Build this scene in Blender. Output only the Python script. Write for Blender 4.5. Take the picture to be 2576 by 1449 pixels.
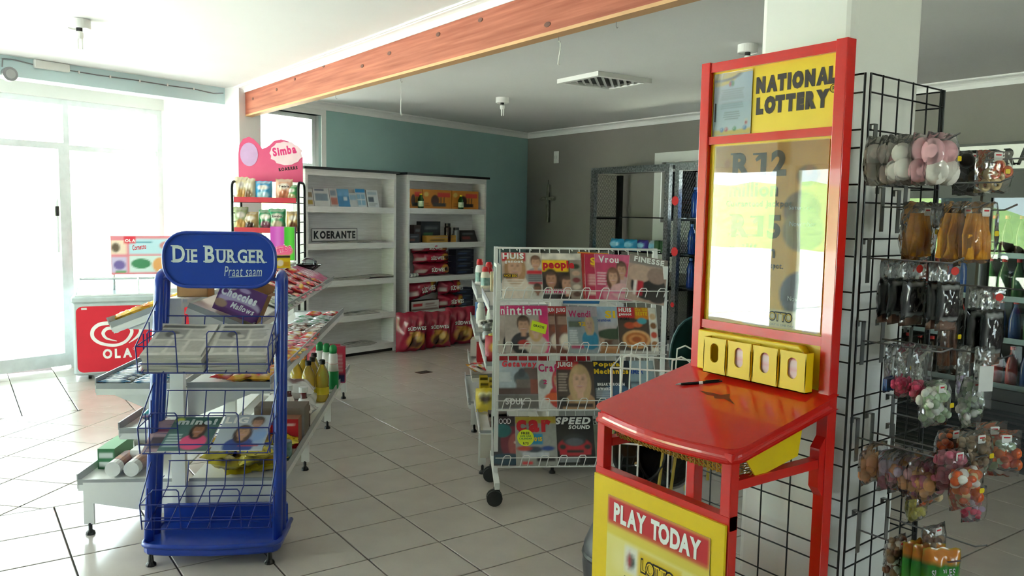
import bpy, math, random
import numpy as np
from mathutils import Matrix, Vector

for o in list(bpy.data.objects): bpy.data.objects.remove(o)
scene = bpy.context.scene
col = scene.collection
random.seed(7)
PI = math.pi
R = math.radians

# ------------------------------------------------------------------ camera
cam_d = bpy.data.cameras.new('camera')
cam = bpy.data.objects.new('camera', cam_d)
col.objects.link(cam)
cam_d.sensor_width = 36.0
cam_d.sensor_fit = 'HORIZONTAL'
cam_d.lens = 28.407
cam_d.clip_start = 0.05
cam_d.clip_end = 400
_a = PI / 2 - 0.608748          # heading, world X runs along the floor tile joints
_p = 0.0921474                  # pitched down
_r = 0.0166324                  # roll
_fw = Vector((math.cos(_a) * math.cos(_p), math.sin(_a) * math.cos(_p), -math.sin(_p)))
_rt = Vector((math.sin(_a), -math.cos(_a), 0))
_dn = _fw.cross(_rt)
_cr = _rt * math.cos(_r) - _dn * math.sin(_r)
_cd = _rt * math.sin(_r) + _dn * math.cos(_r)
_m = Matrix((_cr, -_cd, -_fw)).transposed().to_4x4()
_m.translation = Vector((0, 0, 1.5348))
cam.matrix_world = _m
scene.camera = cam

# ------------------------------------------------------------------ sky and exposure
world = bpy.data.worlds.new('sky')
scene.world = world
world.use_nodes = True
nt = world.node_tree
nt.nodes.clear()
wo = nt.nodes.new('ShaderNodeOutputWorld')
bg = nt.nodes.new('ShaderNodeBackground')
bg.inputs['Color'].default_value = (0.90, 0.96, 1.0, 1)
bg.inputs['Strength'].default_value = 5.0
nt.links.new(bg.outputs[0], wo.inputs[0])
sun_d = bpy.data.lights.new('sun', 'SUN')
sun = bpy.data.objects.new('sun', sun_d)
col.objects.link(sun)
sun_d.energy = 36.0
sun_d.angle = R(0.6)
sun_d.color = (1.0, .985, .955)
sun.rotation_euler = Vector((.28, -.5, -1.5)).to_track_quat('-Z', 'Y').to_euler()
scene.view_settings.view_transform = 'Standard'
scene.view_settings.look = 'None'
scene.view_settings.gamma = 1.0
scene.view_settings.use_curve_mapping = False
scene.view_settings.exposure = 1.25

# ------------------------------------------------------------------ helpers: colours and materials
def lin(h):
    h = h.lstrip('#')
    c = [int(h[i:i + 2], 16) / 255 for i in (0, 2, 4)]
    return tuple(x / 12.92 if x <= .04045 else ((x + .055) / 1.055) ** 2.4 for x in c)

MATS = {}
def mat(name, hexc, rough=.5, metal=0., spec=.5, var=.06, scale=12., bump=0., stretch=None, alpha=None, coat=0., emit=0., two=None):
    """procedural Principled material: base colour broken up by noise"""
    m = bpy.data.materials.new(name)
    m.use_nodes = True
    t = m.node_tree
    b = t.nodes['Principled BSDF']
    tc = t.nodes.new('ShaderNodeTexCoord')
    no = t.nodes.new('ShaderNodeTexNoise')
    no.inputs['Scale'].default_value = scale
    no.inputs['Detail'].default_value = 4
    if stretch:
        mp = t.nodes.new('ShaderNodeMapping')
        mp.inputs['Scale'].default_value = stretch
        t.links.new(tc.outputs['Object'], mp.inputs[0])
        t.links.new(mp.outputs[0], no.inputs['Vector'])
    else:
        t.links.new(tc.outputs['Object'], no.inputs['Vector'])
    ra = t.nodes.new('ShaderNodeValToRGB')
    c = lin(hexc)
    c2 = lin(two) if two else tuple(min(1, x * (1 + var)) for x in c)
    c1 = c if two else tuple(x * (1 - var) for x in c)
    ra.color_ramp.elements[0].position = .3
    ra.color_ramp.elements[1].position = .7
    ra.color_ramp.elements[0].color = (*c1, 1)
    ra.color_ramp.elements[1].color = (*c2, 1)
    t.links.new(no.outputs[0], ra.inputs[0])
    t.links.new(ra.outputs[0], b.inputs['Base Color'])
    b.inputs['Roughness'].default_value = rough
    b.inputs['Metallic'].default_value = metal
    b.inputs['Specular IOR Level'].default_value = spec
    b.inputs['Coat Weight'].default_value = coat
    if emit:
        t.links.new(ra.outputs[0], b.inputs['Emission Color'])
        b.inputs['Emission Strength'].default_value = emit
    if bump:
        bu = t.nodes.new('ShaderNodeBump')
        bu.inputs['Strength'].default_value = bump
        bu.inputs['Distance'].default_value = .01
        t.links.new(no.outputs[0], bu.inputs['Height'])
        t.links.new(bu.outputs[0], b.inputs['Normal'])
    MATS[name] = m
    return m

def film(name, tint='#ffffff', ior=1.5, rough=.03, gain=1.0, body=0., bodyc='#ffffff', bump=0., bscale=3.):
    """thin clear sheet: transparent plus fresnel gloss, with an optional milky body"""
    m = bpy.data.materials.new(name)
    m.use_nodes = True
    t = m.node_tree
    t.nodes.clear()
    out = t.nodes.new('ShaderNodeOutputMaterial')
    tr = t.nodes.new('ShaderNodeBsdfTransparent')
    tr.inputs[0].default_value = (*lin(tint), 1)
    gl = t.nodes.new('ShaderNodeBsdfGlossy')
    gl.inputs['Roughness'].default_value = rough
    fr = t.nodes.new('ShaderNodeFresnel')
    fr.inputs['IOR'].default_value = ior
    mu = t.nodes.new('ShaderNodeMath')
    mu.operation = 'MULTIPLY'
    mu.inputs[1].default_value = gain
    mu.use_clamp = True
    t.links.new(fr.outputs[0], mu.inputs[0])
    mx = t.nodes.new('ShaderNodeMixShader')
    t.links.new(mu.outputs[0], mx.inputs[0])
    base = tr.outputs[0]
    if body:
        di = t.nodes.new('ShaderNodeBsdfDiffuse')
        di.inputs[0].default_value = (*lin(bodyc), 1)
        m2 = t.nodes.new('ShaderNodeMixShader')
        m2.inputs[0].default_value = body
        t.links.new(tr.outputs[0], m2.inputs[1])
        t.links.new(di.outputs[0], m2.inputs[2])
        base = m2.outputs[0]
    t.links.new(base, mx.inputs[1])
    t.links.new(gl.outputs[0], mx.inputs[2])
    if bump:
        tc = t.nodes.new('ShaderNodeTexCoord')
        no = t.nodes.new('ShaderNodeTexNoise')
        no.inputs['Scale'].default_value = bscale
        bu = t.nodes.new('ShaderNodeBump')
        bu.inputs['Strength'].default_value = bump
        bu.inputs['Distance'].default_value = .02
        t.links.new(tc.outputs['Object'], no.inputs['Vector'])
        t.links.new(no.outputs[0], bu.inputs['Height'])
        t.links.new(bu.outputs[0], gl.inputs['Normal'])
        t.links.new(bu.outputs[0], fr.inputs['Normal'])
    t.links.new(mx.outputs[0], out.inputs[0])
    MATS[name] = m
    return m

def printmat(name, rough=.45, spec=.5, coat=0.):
    m = bpy.data.materials.new(name)
    m.use_nodes = True
    t = m.node_tree
    b = t.nodes['Principled BSDF']
    at = t.nodes.new('ShaderNodeAttribute')
    at.attribute_name = 'Col'
    t.links.new(at.outputs['Color'], b.inputs['Base Color'])
    b.inputs['Roughness'].default_value = rough
    b.inputs['Specular IOR Level'].default_value = spec
    b.inputs['Coat Weight'].default_value = coat
    MATS[name] = m
    return m

# ------------------------------------------------------------------ helpers: objects
def tag(o, label, cat, group=None):
    o['label'] = label
    o['category'] = cat
    if group: o['group'] = group
    return o

def thing(name, label, cat, loc=(0, 0, 0), rot=0., group=None):
    o = bpy.data.objects.new(name, None)
    col.objects.link(o)
    o.empty_display_size = .05
    o.location = loc
    o.rotation_euler = (0, 0, R(rot))
    return tag(o, label, cat, group)

def link(name, me, parent=None, loc=(0, 0, 0), rot=(0, 0, 0)):
    o = bpy.data.objects.new(name, me)
    col.objects.link(o)
    o.location = loc
    o.rotation_euler = rot
    if parent: o.parent = parent
    return o

def struct(o):
    o['kind'] = 'structure'
    return o

def dup(root, loc=None, rot=None, label=None):
    r = root.copy(); col.objects.link(r)
    if loc is not None: r.location = loc
    if rot is not None: r.rotation_euler = rot
    if label: r['label'] = label
    for ch in root.children:
        c = ch.copy(); col.objects.link(c); c.parent = r
        for g in ch.children:
            d = g.copy(); col.objects.link(d); d.parent = c
    return r

class MB:
    def __init__(s): s.v = []; s.f = []
    def add(s, vs, fs):
        n = len(s.v)
        s.v += [tuple(map(float, p)) for p in vs]
        s.f += [tuple(i + n for i in f) for f in fs]
        return s
    def box(s, x0, y0, z0, x1, y1, z1):
        return s.add([(x0, y0, z0), (x1, y0, z0), (x1, y1, z0), (x0, y1, z0), (x0, y0, z1), (x1, y0, z1), (x1, y1, z1), (x0, y1, z1)],
                     [(0, 3, 2, 1), (4, 5, 6, 7), (0, 1, 5, 4), (1, 2, 6, 5), (2, 3, 7, 6), (3, 0, 4, 7)])
    def rbox(s, x0, y0, z0, x1, y1, z1, b):
        """box with chamfered vertical and horizontal edges"""
        vs = []
        for z, i in ((z0, b), (z0 + b, 0), (z1 - b, 0), (z1, b)):
            k = b
            xa, xb, ya, yb = x0 + i, x1 - i, y0 + i, y1 - i
            vs += [(xa + k, ya, z), (xb - k, ya, z), (xb, ya + k, z), (xb, yb - k, z), (xb - k, yb, z), (xa + k, yb, z), (xa, yb - k, z), (xa, ya + k, z)]
        fs = [tuple(range(7, -1, -1)), tuple(range(24, 32))]
        for l in range(3):
            for i in range(8):
                j = (i + 1) % 8
                fs.append((l * 8 + i, l * 8 + j, l * 8 + 8 + j, l * 8 + 8 + i))
        return s.add(vs, fs)
    def prism(s, poly, a0, a1, axis='y'):
        """polygon extruded along an axis; poly in the other two axes (order kept)"""
        def pt(p, a):
            return {'x': (a, p[0], p[1]), 'y': (p[0], a, p[1]), 'z': (p[0], p[1], a)}[axis]
        n = len(poly)
        vs = [pt(p, a0) for p in poly] + [pt(p, a1) for p in poly]
        fs = [tuple(range(n)), tuple(range(2 * n - 1, n - 1, -1))]
        fs += [(i, i + n, (i + 1) % n + n, (i + 1) % n) for i in range(n)]
        return s.add(vs, fs)
    def tube(s, pts, r, n=6, closed=False, cap=True):
        pts = [Vector(p) for p in pts]
        m = len(pts)
        rings = []
        up = None
        for i, p in enumerate(pts):
            if closed: d = pts[(i + 1) % m] - pts[i - 1]
            elif i == 0: d = pts[1] - p
            elif i == m - 1: d = p - pts[-2]
            else: d = (pts[i + 1] - p).normalized() + (p - pts[i - 1]).normalized()
            if d.length < 1e-9: d = Vector((0, 0, 1))
            d.normalize()
            if up is None:
                up = Vector((0, 0, 1)) if abs(d.z) < .9 else Vector((1, 0, 0))
            a = d.cross(up)
            if a.length < 1e-6: a = d.cross(Vector((0, 1, 0.3)))
            a.normalize()
            b = a.cross(d); b.normalize()
            up = b
            rr = r[i] if isinstance(r, (list, tuple)) else r
            rings.append([p + a * rr * math.cos(2 * PI * k / n) + b * rr * math.sin(2 * PI * k / n) for k in range(n)])
        vs = [q for g in rings for q in g]
        fs = []
        for i in range(m if closed else m - 1):
            j = (i + 1) % m
            for k in range(n):
                l = (k + 1) % n
                fs.append((i * n + k, i * n + l, j * n + l, j * n + k))
        if cap and not closed:
            fs += [tuple(range(n - 1, -1, -1)), tuple((m - 1) * n + k for k in range(n))]
        return s.add(vs, fs)
    def lathe(s, prof, n=16, c=(0, 0, 0), cap=True):
        vs = []; fs = []
        for (r, z) in prof:
            vs += [(c[0] + r * math.cos(2 * PI * k / n), c[1] + r * math.sin(2 * PI * k / n), c[2] + z) for k in range(n)]
        m = len(prof)
        for i in range(m - 1):
            for k in range(n):
                l = (k + 1) % n
                fs.append((i * n + k, i * n + l, (i + 1) * n + l, (i + 1) * n + k))
        if cap: fs += [tuple(range(n - 1, -1, -1)), tuple((m - 1) * n + k for k in range(n))]
        return s.add(vs, fs)
    def ball(s, c, rx, ry=None, rz=None, n=8, m=6):
        ry = ry or rx; rz = rz or rx
        vs = [(c[0], c[1], c[2] - rz)]
        for i in range(1, m):
            a = PI * i / m
            vs += [(c[0] + rx * math.sin(a) * math.cos(2 * PI * k / n), c[1] + ry * math.sin(a) * math.sin(2 * PI * k / n), c[2] - rz * math.cos(a)) for k in range(n)]
        vs.append((c[0], c[1], c[2] + rz))
        fs = []
        L = len(vs) - 1
        for k in range(n):
            l = (k + 1) % n
            fs.append((0, 1 + l, 1 + k))
            for i in range(m - 2):
                a = 1 + i * n
                fs.append((a + k, a + l, a + n + l, a + n + k))
            a = 1 + (m - 2) * n
            fs.append((a + k, a + l, L))
        return s.add(vs, fs)
    def mesh(s, name, m=None, smooth=False):
        me = bpy.data.meshes.new(name)
        me.from_pydata(s.v, [], s.f)
        if m is not None: me.materials.append(MATS[m] if isinstance(m, str) else m)
        if smooth:
            me.polygons.foreach_set('use_smooth', [True] * len(me.polygons))
        me.update()
        return me
    def build(s, name, m, parent=None, loc=(0, 0, 0), rot=(0, 0, 0), smooth=False, bevel=0., seg=2):
        o = link(name, s.mesh(name, m, smooth), parent, loc, rot)
        if bevel:
            b = o.modifiers.new('bevel', 'BEVEL')
            b.width = bevel; b.segments = seg; b.limit_method = 'ANGLE'
        return o

def rrect(w, h, r, n=6, x=0, z=0):
    """rounded rectangle outline, counter-clockwise from bottom-left"""
    p = []
    for cx, cz, a0 in ((x + w - r, z + r, -90), (x + w - r, z + h - r, 0), (x + r, z + h - r, 90), (x + r, z + r, 180)):
        for k in range(n + 1):
            a = R(a0 + 90 * k / n)
            p.append((cx + r * math.cos(a), cz + r * math.sin(a)))
    return p

# ------------------------------------------------------------------ helpers: print painted as vertex colours
class Cv:
    def __init__(s, nx, ny, bgc):
        s.nx, s.ny = nx, ny
        s.U, s.V = np.meshgrid(np.linspace(0, 1, nx + 1), np.linspace(0, 1, ny + 1))
        s.c = np.empty((ny + 1, nx + 1, 3)); s.c[:] = lin(bgc)
        s.e = .5 / nx
    def mix(s, mask, c):
        c = np.array(lin(c)) if isinstance(c, str) else np.array(c)
        s.c = s.c * (1 - mask[..., None]) + c * mask[..., None]
        return s
    def _st(s, d): return np.clip(.5 + d / (2 * s.e), 0, 1)
    def rect(s, x0, y0, x1, y1, c, o=1.):
        k = s._st(s.U - x0) * s._st(x1 - s.U) * s._st(s.V - y0) * s._st(y1 - s.V)
        return s.mix(k * o, c)
    def ell(s, x, y, rx, ry, c, o=1., soft=1.):
        d = (1 - np.sqrt(((s.U - x) / rx) ** 2 + ((s.V - y) / ry) ** 2)) * min(rx, ry)
        return s.mix(np.clip(.5 + d / (2 * s.e * soft), 0, 1) * o, c)
    def grad(s, c0, c1, y0=0, y1=1):
        t = np.clip((s.V - y0) / (y1 - y0), 0, 1)
        k = ((s.V >= y0 - s.e) & (s.V <= y1 + s.e)).astype(float)
        cc = np.array(lin(c0)) * (1 - t[..., None]) + np.array(lin(c1)) * t[..., None]
        s.c = s.c * (1 - k[..., None]) + cc * k[..., None]
        return s
    def noise(s, amt, f=6, seed=0):
        r = np.random.RandomState(seed)
        g = r.rand(f + 2, f + 2)
        x = s.U * f; y = s.V * f
        i = x.astype(int); j = y.astype(int); fx = x - i; fy = y - j
        n = g[j, i] * (1 - fx) * (1 - fy) + g[j, i + 1] * fx * (1 - fy) + g[j + 1, i] * (1 - fx) * fy + g[j + 1, i + 1] * fx * fy
        s.c = np.clip(s.c * (1 + amt * (2 * n - 1))[..., None], 0, 1)
        return s
    def lines(s, x0, y0, x1, y1, n, c, seed=0, ragged=.3, fill=.5):
        """a block of n lines of small print"""
        r = random.Random(seed)
        h = (y1 - y0) / n
        for k in range(n):
            e = x1 - (x1 - x0) * ragged * r.random()
            s.rect(x0, y0 + k * h + h * (1 - fill) / 2, e, y0 + k * h + h * (1 + fill) / 2, c, .85)
        return s
    def person(s, x, y, r, skin, hair, top, long=True, w=1.):
        """a head and shoulders: hair, face, features, clothes"""
        s.ell(x, y - r * 2.6, r * 2.0 * w, r * 1.6, top)
        if long:
            s.ell(x, y - r * .35, r * 1.25 * w, r * 1.75, hair)
        else:
            s.ell(x, y + r * .25, r * 1.02 * w, r * 1.15, hair)
        s.rect(x - r * .35 * w, y - r * 1.6, x + r * .35 * w, y - r * .6, skin)
        s.ell(x, y - r * .1, r * .8 * w, r * 1.08, skin)
        s.ell(x, y + r * .85, r * .8 * w, r * .38, hair)
        dk = tuple(v * .3 for v in lin(skin))
        s.ell(x - r * .32 * w, y + r * .08, r * .15 * w, r * .09, dk, .9)
        s.ell(x + r * .32 * w, y + r * .08, r * .15 * w, r * .09, dk, .9)
        s.ell(x, y - r * .25, r * .09 * w, r * .16, tuple(v * .75 for v in lin(skin)), .7)
        s.ell(x, y - r * .56, r * .3 * w, r * .1, '#b04a4a', .9)
        s.ell(x, y - r * .53, r * .2 * w, r * .035, '#f0e4de', .8)
        s.ell(x + r * .5 * w, y - r * .2, r * .35 * w, r * .8, tuple(v * .7 for v in lin(skin)), .35, 6)
        s.ell(x - r * .3 * w, y + r * .45, r * .4 * w, r * .3, tuple(min(1, v * 1.25) for v in lin(skin)), .3, 6)
        s.ell(x - r * .5 * w, y + r * .95, r * .25 * w, r * .3, tuple(min(1, v * 1.8 + .02) for v in lin(hair)), .4, 5)
        for sx in (-1, 1): s.rect(x + sx * r * .33 * w - r * .18 * w, y + r * .24, x + sx * r * .33 * w + r * .18 * w, y + r * .3, dk, .6)
        return s
    def flat(s): return s.c.reshape(-1, 3)

def colattr(me, cols):
    a = me.color_attributes.new('Col', 'FLOAT_COLOR', 'POINT')
    c = np.ones((len(cols), 4)); c[:, :3] = cols
    a.data.foreach_set('color', c.ravel())

def sheet(name, cv, w, h, parent=None, loc=(0, 0, 0), rot=(0, 0, 0), th=.004, m='print', edge='#e9e6df', bend=0., wave=0., seed=0):
    """printed sheet / booklet facing -y, x 0..w, z 0..h, with thickness behind"""
    nx, ny = cv.nx, cv.ny
    X = cv.U * w; Z = cv.V * h
    Y = bend * (1 - (2 * cv.V - 1) ** 2)
    if wave:
        r = random.Random(seed)
        Y = Y + wave * np.sin(cv.U * 5 + r.random() * 6) * np.sin(cv.V * 4 + r.random() * 6)
    F = np.stack([X, Y, Z], -1).reshape(-1, 3)
    per = [(0, i) for i in range(nx + 1)] + [(j, nx) for j in range(1, ny + 1)] + [(ny, i) for i in range(nx - 1, -1, -1)] + [(j, 0) for j in range(ny - 1, 0, -1)]
    idx = [j * (nx + 1) + i for j, i in per]
    B = F[idx] + np.array([0, th, 0])
    S = F[idx]
    n = len(F); k = len(idx)
    fs = [(j * (nx + 1) + i, j * (nx + 1) + i + 1, (j + 1) * (nx + 1) + i + 1, (j + 1) * (nx + 1) + i) for j in range(ny) for i in range(nx)]
    fs += [(n + i, n + k + i, n + k + (i + 1) % k, n + (i + 1) % k) for i in range(k)]
    fs.append(tuple(n + k + i for i in range(k - 1, -1, -1)))
    vs = np.concatenate([F, S, B])
    me = bpy.data.meshes.new(name)
    me.from_pydata(vs.tolist(), [], fs)
    me.materials.append(MATS[m] if isinstance(m, str) else m)
    e = np.array(lin(edge))
    colattr(me, np.concatenate([cv.flat(), np.tile(e, (2 * k, 1))]))
    me.update()
    return link(name, me, parent, loc, rot)

def pillow_mesh(name, cv, w, h, t, m='foil', seed=0, wr=.15, crimp=.06, flat_bottom=False):
    """sealed sachet / chip bag: two skins, puffed, with flat sealed ends; x -w/2..w/2, z 0..h, front -y"""
    r = np.random.RandomState(seed)
    nx, ny = cv.nx, cv.ny
    s = cv.U * 2 - 1; q = cv.V
    body = np.clip(np.minimum(q - crimp, (1 - crimp) - q) / (.5 - crimp), 0, 1)
    prof = np.sqrt(np.clip(1 - (1 - body) ** 3, 0, 1)) * (1 - s ** 4) ** .75
    ph = r.rand(6) * 6.28
    wrk = np.sin(s * 7 + q * 5 + ph[0]) * np.sin(q * 9 + ph[1]) + .6 * np.sin(s * 13 - q * 11 + ph[2])
    T = t / 2 * prof * (1 + wr * wrk)
    X = s * w / 2 * (1 - .07 * prof) * (1 + .02 * np.sin(q * 8 + ph[3]))
    Z = q * h + .012 * h * np.sin(s * 9 + ph[4]) * (1 - body)
    Yo = .03 * w * np.sin(s * 3 + ph[5]) * (1 - body)
    A = np.stack([X, -T + Yo, Z], -1).reshape(-1, 3)
    B = np.stack([X, T + Yo + .0006, Z], -1).reshape(-1, 3)
    n = len(A)
    fs = [(j * (nx + 1) + i, j * (nx + 1) + i + 1, (j + 1) * (nx + 1) + i + 1, (j + 1) * (nx + 1) + i) for j in range(ny) for i in range(nx)]
    fs += [tuple(n + k for k in f[::-1]) for f in fs]
    me = bpy.data.meshes.new(name)
    me.from_pydata(np.concatenate([A, B]).tolist(), [], fs)
    me.polygons.foreach_set('use_smooth', [True] * len(me.polygons))
    me.materials.append(MATS[m] if isinstance(m, str) else m)
    c = cv.flat()
    colattr(me, np.concatenate([c, c]))
    me.update()
    return me

# ------------------------------------------------------------------ helpers: lettering
GLY = {}
def make_glyphs():
    chars = 'ABCDEFGHIJKLMNOPQRSTUVWXYZabcdefghijklmnopqrstuvwxyz0123456789!&@.,%-Ü'
    tmp = []
    for bold, off in ((0, .0), (1, .028), (2, .05), (3, .1)):
        for ch in chars:
            cu = bpy.data.curves.new('g', 'FONT')
            cu.body = ch; cu.size = 1; cu.offset = off; cu.resolution_u = 3; cu.fill_mode = 'FRONT'
            o = bpy.data.objects.new('g', cu); col.objects.link(o)
            tmp.append((bold, ch, o))
    dg = bpy.context.evaluated_depsgraph_get(); dg.update()
    for bold, ch, o in tmp:
        me = bpy.data.meshes.new_from_object(o.evaluated_get(dg))
        v = np.empty(len(me.vertices) * 3); me.vertices.foreach_get('co', v)
        GLY[(bold, ch)] = (v.reshape(-1, 3)[:, :2].copy(), [tuple(p.vertices) for p in me.polygons])
        bpy.data.meshes.remove(me)
    for _, _, o in tmp:
        cu = o.data
        bpy.data.objects.remove(o); bpy.data.curves.remove(cu)
make_glyphs()
for b_ in range(4):
    w_ = (.1, .16, .2, .27)[b_]
    GLY[(b_, '1')] = (np.array([(.0, .5), (.2 - .02, .69), (.2 + w_, .69), (.2 + w_, 0), (.2, 0), (.2, .5), (.05, .42)]), [(0, 6, 5, 1), (1, 5, 4, 3, 2)])
KERN = {'AT', 'TA', 'AY', 'YA', 'LT', 'RY', 'AV', 'VA', 'LY', 'DA', 'PA', 'TO', 'OT', 'AL', 'RA'}

SERIF = {'D': 'L', 'I': 'L', 'E': 'L', 'B': 'L', 'R': 'Lr', 'U': 'TT', 'P': 'L', 'G': '', 'K': 'Lr', 'N': 'Lr', 'W': 'TT', 'A': 'BB', '1': 'L', 'H': 'Lr', 'M': 'Lr'}
def text(s, w, h, m, parent, loc, rot=(0, 0, 0), bold=1, shear=0., name='lettering', gap=.1, serif=False, smallcaps=False, warp=None, outline=None):
    """flat lettering in the x-z plane facing -y, fitted to w x h with its lower left corner at loc"""
    vs = []; fs = []; x = 0.
    first = True; prev = ''
    for ch in s:
        if ch == ' ':
            x += .32; first = True
            continue
        g = GLY.get((bold, ch))
        if g is None: continue
        v, f = g
        if not first and prev + ch in KERN: x -= .1 * (1 if bold < 2 else 1.25)
        prev = ch
        v = v - np.array([v[:, 0].min(), 0])
        k = 1.
        if smallcaps and not first: k = .78
        v = v * k
        n = len(vs)
        wd = v[:, 0].max()
        vs += [(x + p[0], p[1]) for p in v]
        fs += [tuple(i + n for i in q) for q in f]
        if serif and ch in SERIF:
            code = SERIF[ch]; H = v[:, 1].max(); st = .2 * k
            bars = []
            if 'L' in code: bars += [(-.09, st + .1, 0), (-.09, st + .1, H)]
            if 'r' in code: bars += [(wd - st, wd + .1, 0)]
            if code == 'TT': bars += [(-.09, st + .09, H), (wd - st - .09, wd + .09, H)]
            if code == 'BB': bars += [(-.09, st, 0), (wd - st, wd + .09, 0)]
            for a, b, y in bars:
                n = len(vs); t = .06 * k
                y0, y1 = (0, t) if y == 0 else (y - t, y)
                vs += [(x + a, y0), (x + b, y0), (x + b, y1), (x + a, y1)]
                fs.append((n, n + 1, n + 2, n + 3))
        x += wd + gap * k
        first = False
    if not vs: return None
    a = np.array(vs)
    a[:, 0] += shear * a[:, 1]
    a -= a.min(0)
    e = a.max(0); e[e == 0] = 1
    if w is None: w = h * e[0] / e[1]
    a = a / e * np.array([w, h])
    if warp: a = np.array([warp(p[0] / w, p[1] / h) for p in a]) * np.array([w, h])
    me = bpy.data.meshes.new(name)
    me.from_pydata([(p[0], 0, p[1]) for p in a], [], fs)
    me.materials.append(MATS[m] if isinstance(m, str) else m)
    me.update()
    return link(name, me, parent, loc, rot)

def plate(poly, m, parent, name, y=0., th=.001, loc=(0, 0, 0), rot=(0, 0, 0)):
    """thin flat shape in x-z facing -y"""
    return MB().prism(poly, y - th, y, 'y').build(name, m, parent, loc, rot)

def disc(cx, cz, rx, rz=None, n=24): 
    rz = rz or rx
    return [(cx + rx * math.cos(2 * PI * k / n), cz + rz * math.sin(2 * PI * k / n)) for k in range(n)]

# ------------------------------------------------------------------ materials
printmat('print', .4)
printmat('paper', .75, .3)
printmat('foil', .25, .6, .3)
printmat('matte', .6, .4)
printmat('gloss', .15, .5, .4)
mat('tile', '#b9b0a6', .19, var=.05, scale=5, spec=.7)
mat('grout', '#332c25', .9)
mat('ceiling', '#e6e6e4', .8, var=.015, scale=2)
mat('white_paint', '#e9e9e6', .6, var=.02, scale=4)
mat('cornice', '#eeeeec', .6, var=.01)
mat('teal', '#9bbdba', .7, var=.03, scale=3)
mat('greywall', '#8b8781', .75, var=.03, scale=3)
mat('paleblue', '#cfe6ea', .7, var=.03, scale=3)
mat('beam', '#8d4735', .55, spec=.25, two='#b56a54', scale=5, stretch=(.35, 5, 9), bump=.1)
mat('beam_pale', '#c79a6c', .6, scale=6)
mat('knot', '#5a2a1c', .6)
mat('alu', '#e4e8ea', .35, .3)
mat('steelgrey', '#8f9193', .35, .7)
mat('chrome', '#c9ccce', .18, .9)
mat('black', '#101010', .45)
mat('blackgloss', '#0c0c0d', .12)
mat('rubber', '#2a2a2b', .7)
mat('wire_black', '#26282a', .4, .2)
mat('white_metal', '#e9e9e5', .35, var=.02)
mat('rail_grey', '#a9abac', .35, .2)
mat('cream_metal', '#dcd6c6', .4, var=.03)
mat('blue_plastic', '#1c3c9c', .3, var=.04, coat=.2)
mat('blue_wire', '#23307c', .4)
mat('red', '#de1f18', .22, var=.03, coat=.5)
mat('yellow', '#f2cd12', .35, var=.03)
mat('txt_dark', '#2c1a16', .6)
mat('txt_black', '#151515', .6)
mat('txt_white', '#f3f3f0', .5)
mat('txt_cream', '#cfd8d6', .5)
mat('txt_red', '#d11a2a', .5)
mat('txt_pink', '#e2327c', .5)
mat('txt_magenta', '#d3146a', .5)
mat('txt_yellow', '#f2c71a', .5)
mat('txt_grey', '#8b8f94', .5)
mat('txt_brown', '#5c4a36', .5)
mat('txt_blue', '#234a9c', .5)
mat('txt_green', '#1b7a3c', .5)
mat('orange', '#e07a1e', .5)
mat('concrete', '#d2d1cd', .9, scale=3)
mat('sand', '#cdc8b8', .95, two='#bdb9a2', scale=.5)
mat('leaf', '#5f7d3c', .8, two='#88a355', scale=2)
mat('whitewash', '#d9d6d3', .7, two='#e9e7e5', scale=7, stretch=(1, 1, 14), bump=.15)
mat('cardboard', '#a97d50', .8, scale=10)
mat('steel_brushed', '#4a4d50', .35, .85, two='#a5a8aa', scale=9, stretch=(9, 9, 5))
mat('steel_dark', '#1d1f21', .4, .6)
film('glass', '#f4fbfa', 1.5, .0, 1.)
film('plexi', '#ffffff', 1.5, .01, .9, bump=.03, bscale=2.5)
film('plastic_bag', '#fdfdfd', 1.5, .1, 1.6, body=.03, bump=.6, bscale=22)
film('sleeve', '#ffffff', 1.4, .08, .7, bump=.2, bscale=15)
film('bottle_clear', '#eef4f6', 1.45, .05, 1.4)
film('green_net', '#9fc06a', 1.3, .5, .4, body=.55, bodyc='#9fd318')
film('dark_net', '#3f5f5c', 1.3, .5, .4, body=.6, bodyc='#1d4a48')
film('black_net', '#5a5a5c', 1.3, .5, .4, body=.5, bodyc='#17181a')

# ------------------------------------------------------------------ the room
CZ = 2.65
GX = 6.70                        # grey wall
WO = (2.28, 7.856); WA = 17.9    # shop-front wall line: origin at the white post, heading
wd = Vector((math.cos(R(WA)), math.sin(R(WA)), 0)); wn = Vector((-math.sin(R(WA)), math.cos(R(WA)), 0))
def wpt(x, y=0, z=0): return Vector((WO[0], WO[1], 0)) + wd * x + wn * y + Vector((0, 0, z))
CORN = (GX - WO[0]) / wd.x       # local x of the teal / grey corner
LX, BY = -2.4, -2.6              # left wall, back wall

fl = struct(MB().box(LX - .3, BY - .2, -.12, GX + .3, 11.2, -.008).build('floor', 'grout'))

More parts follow.
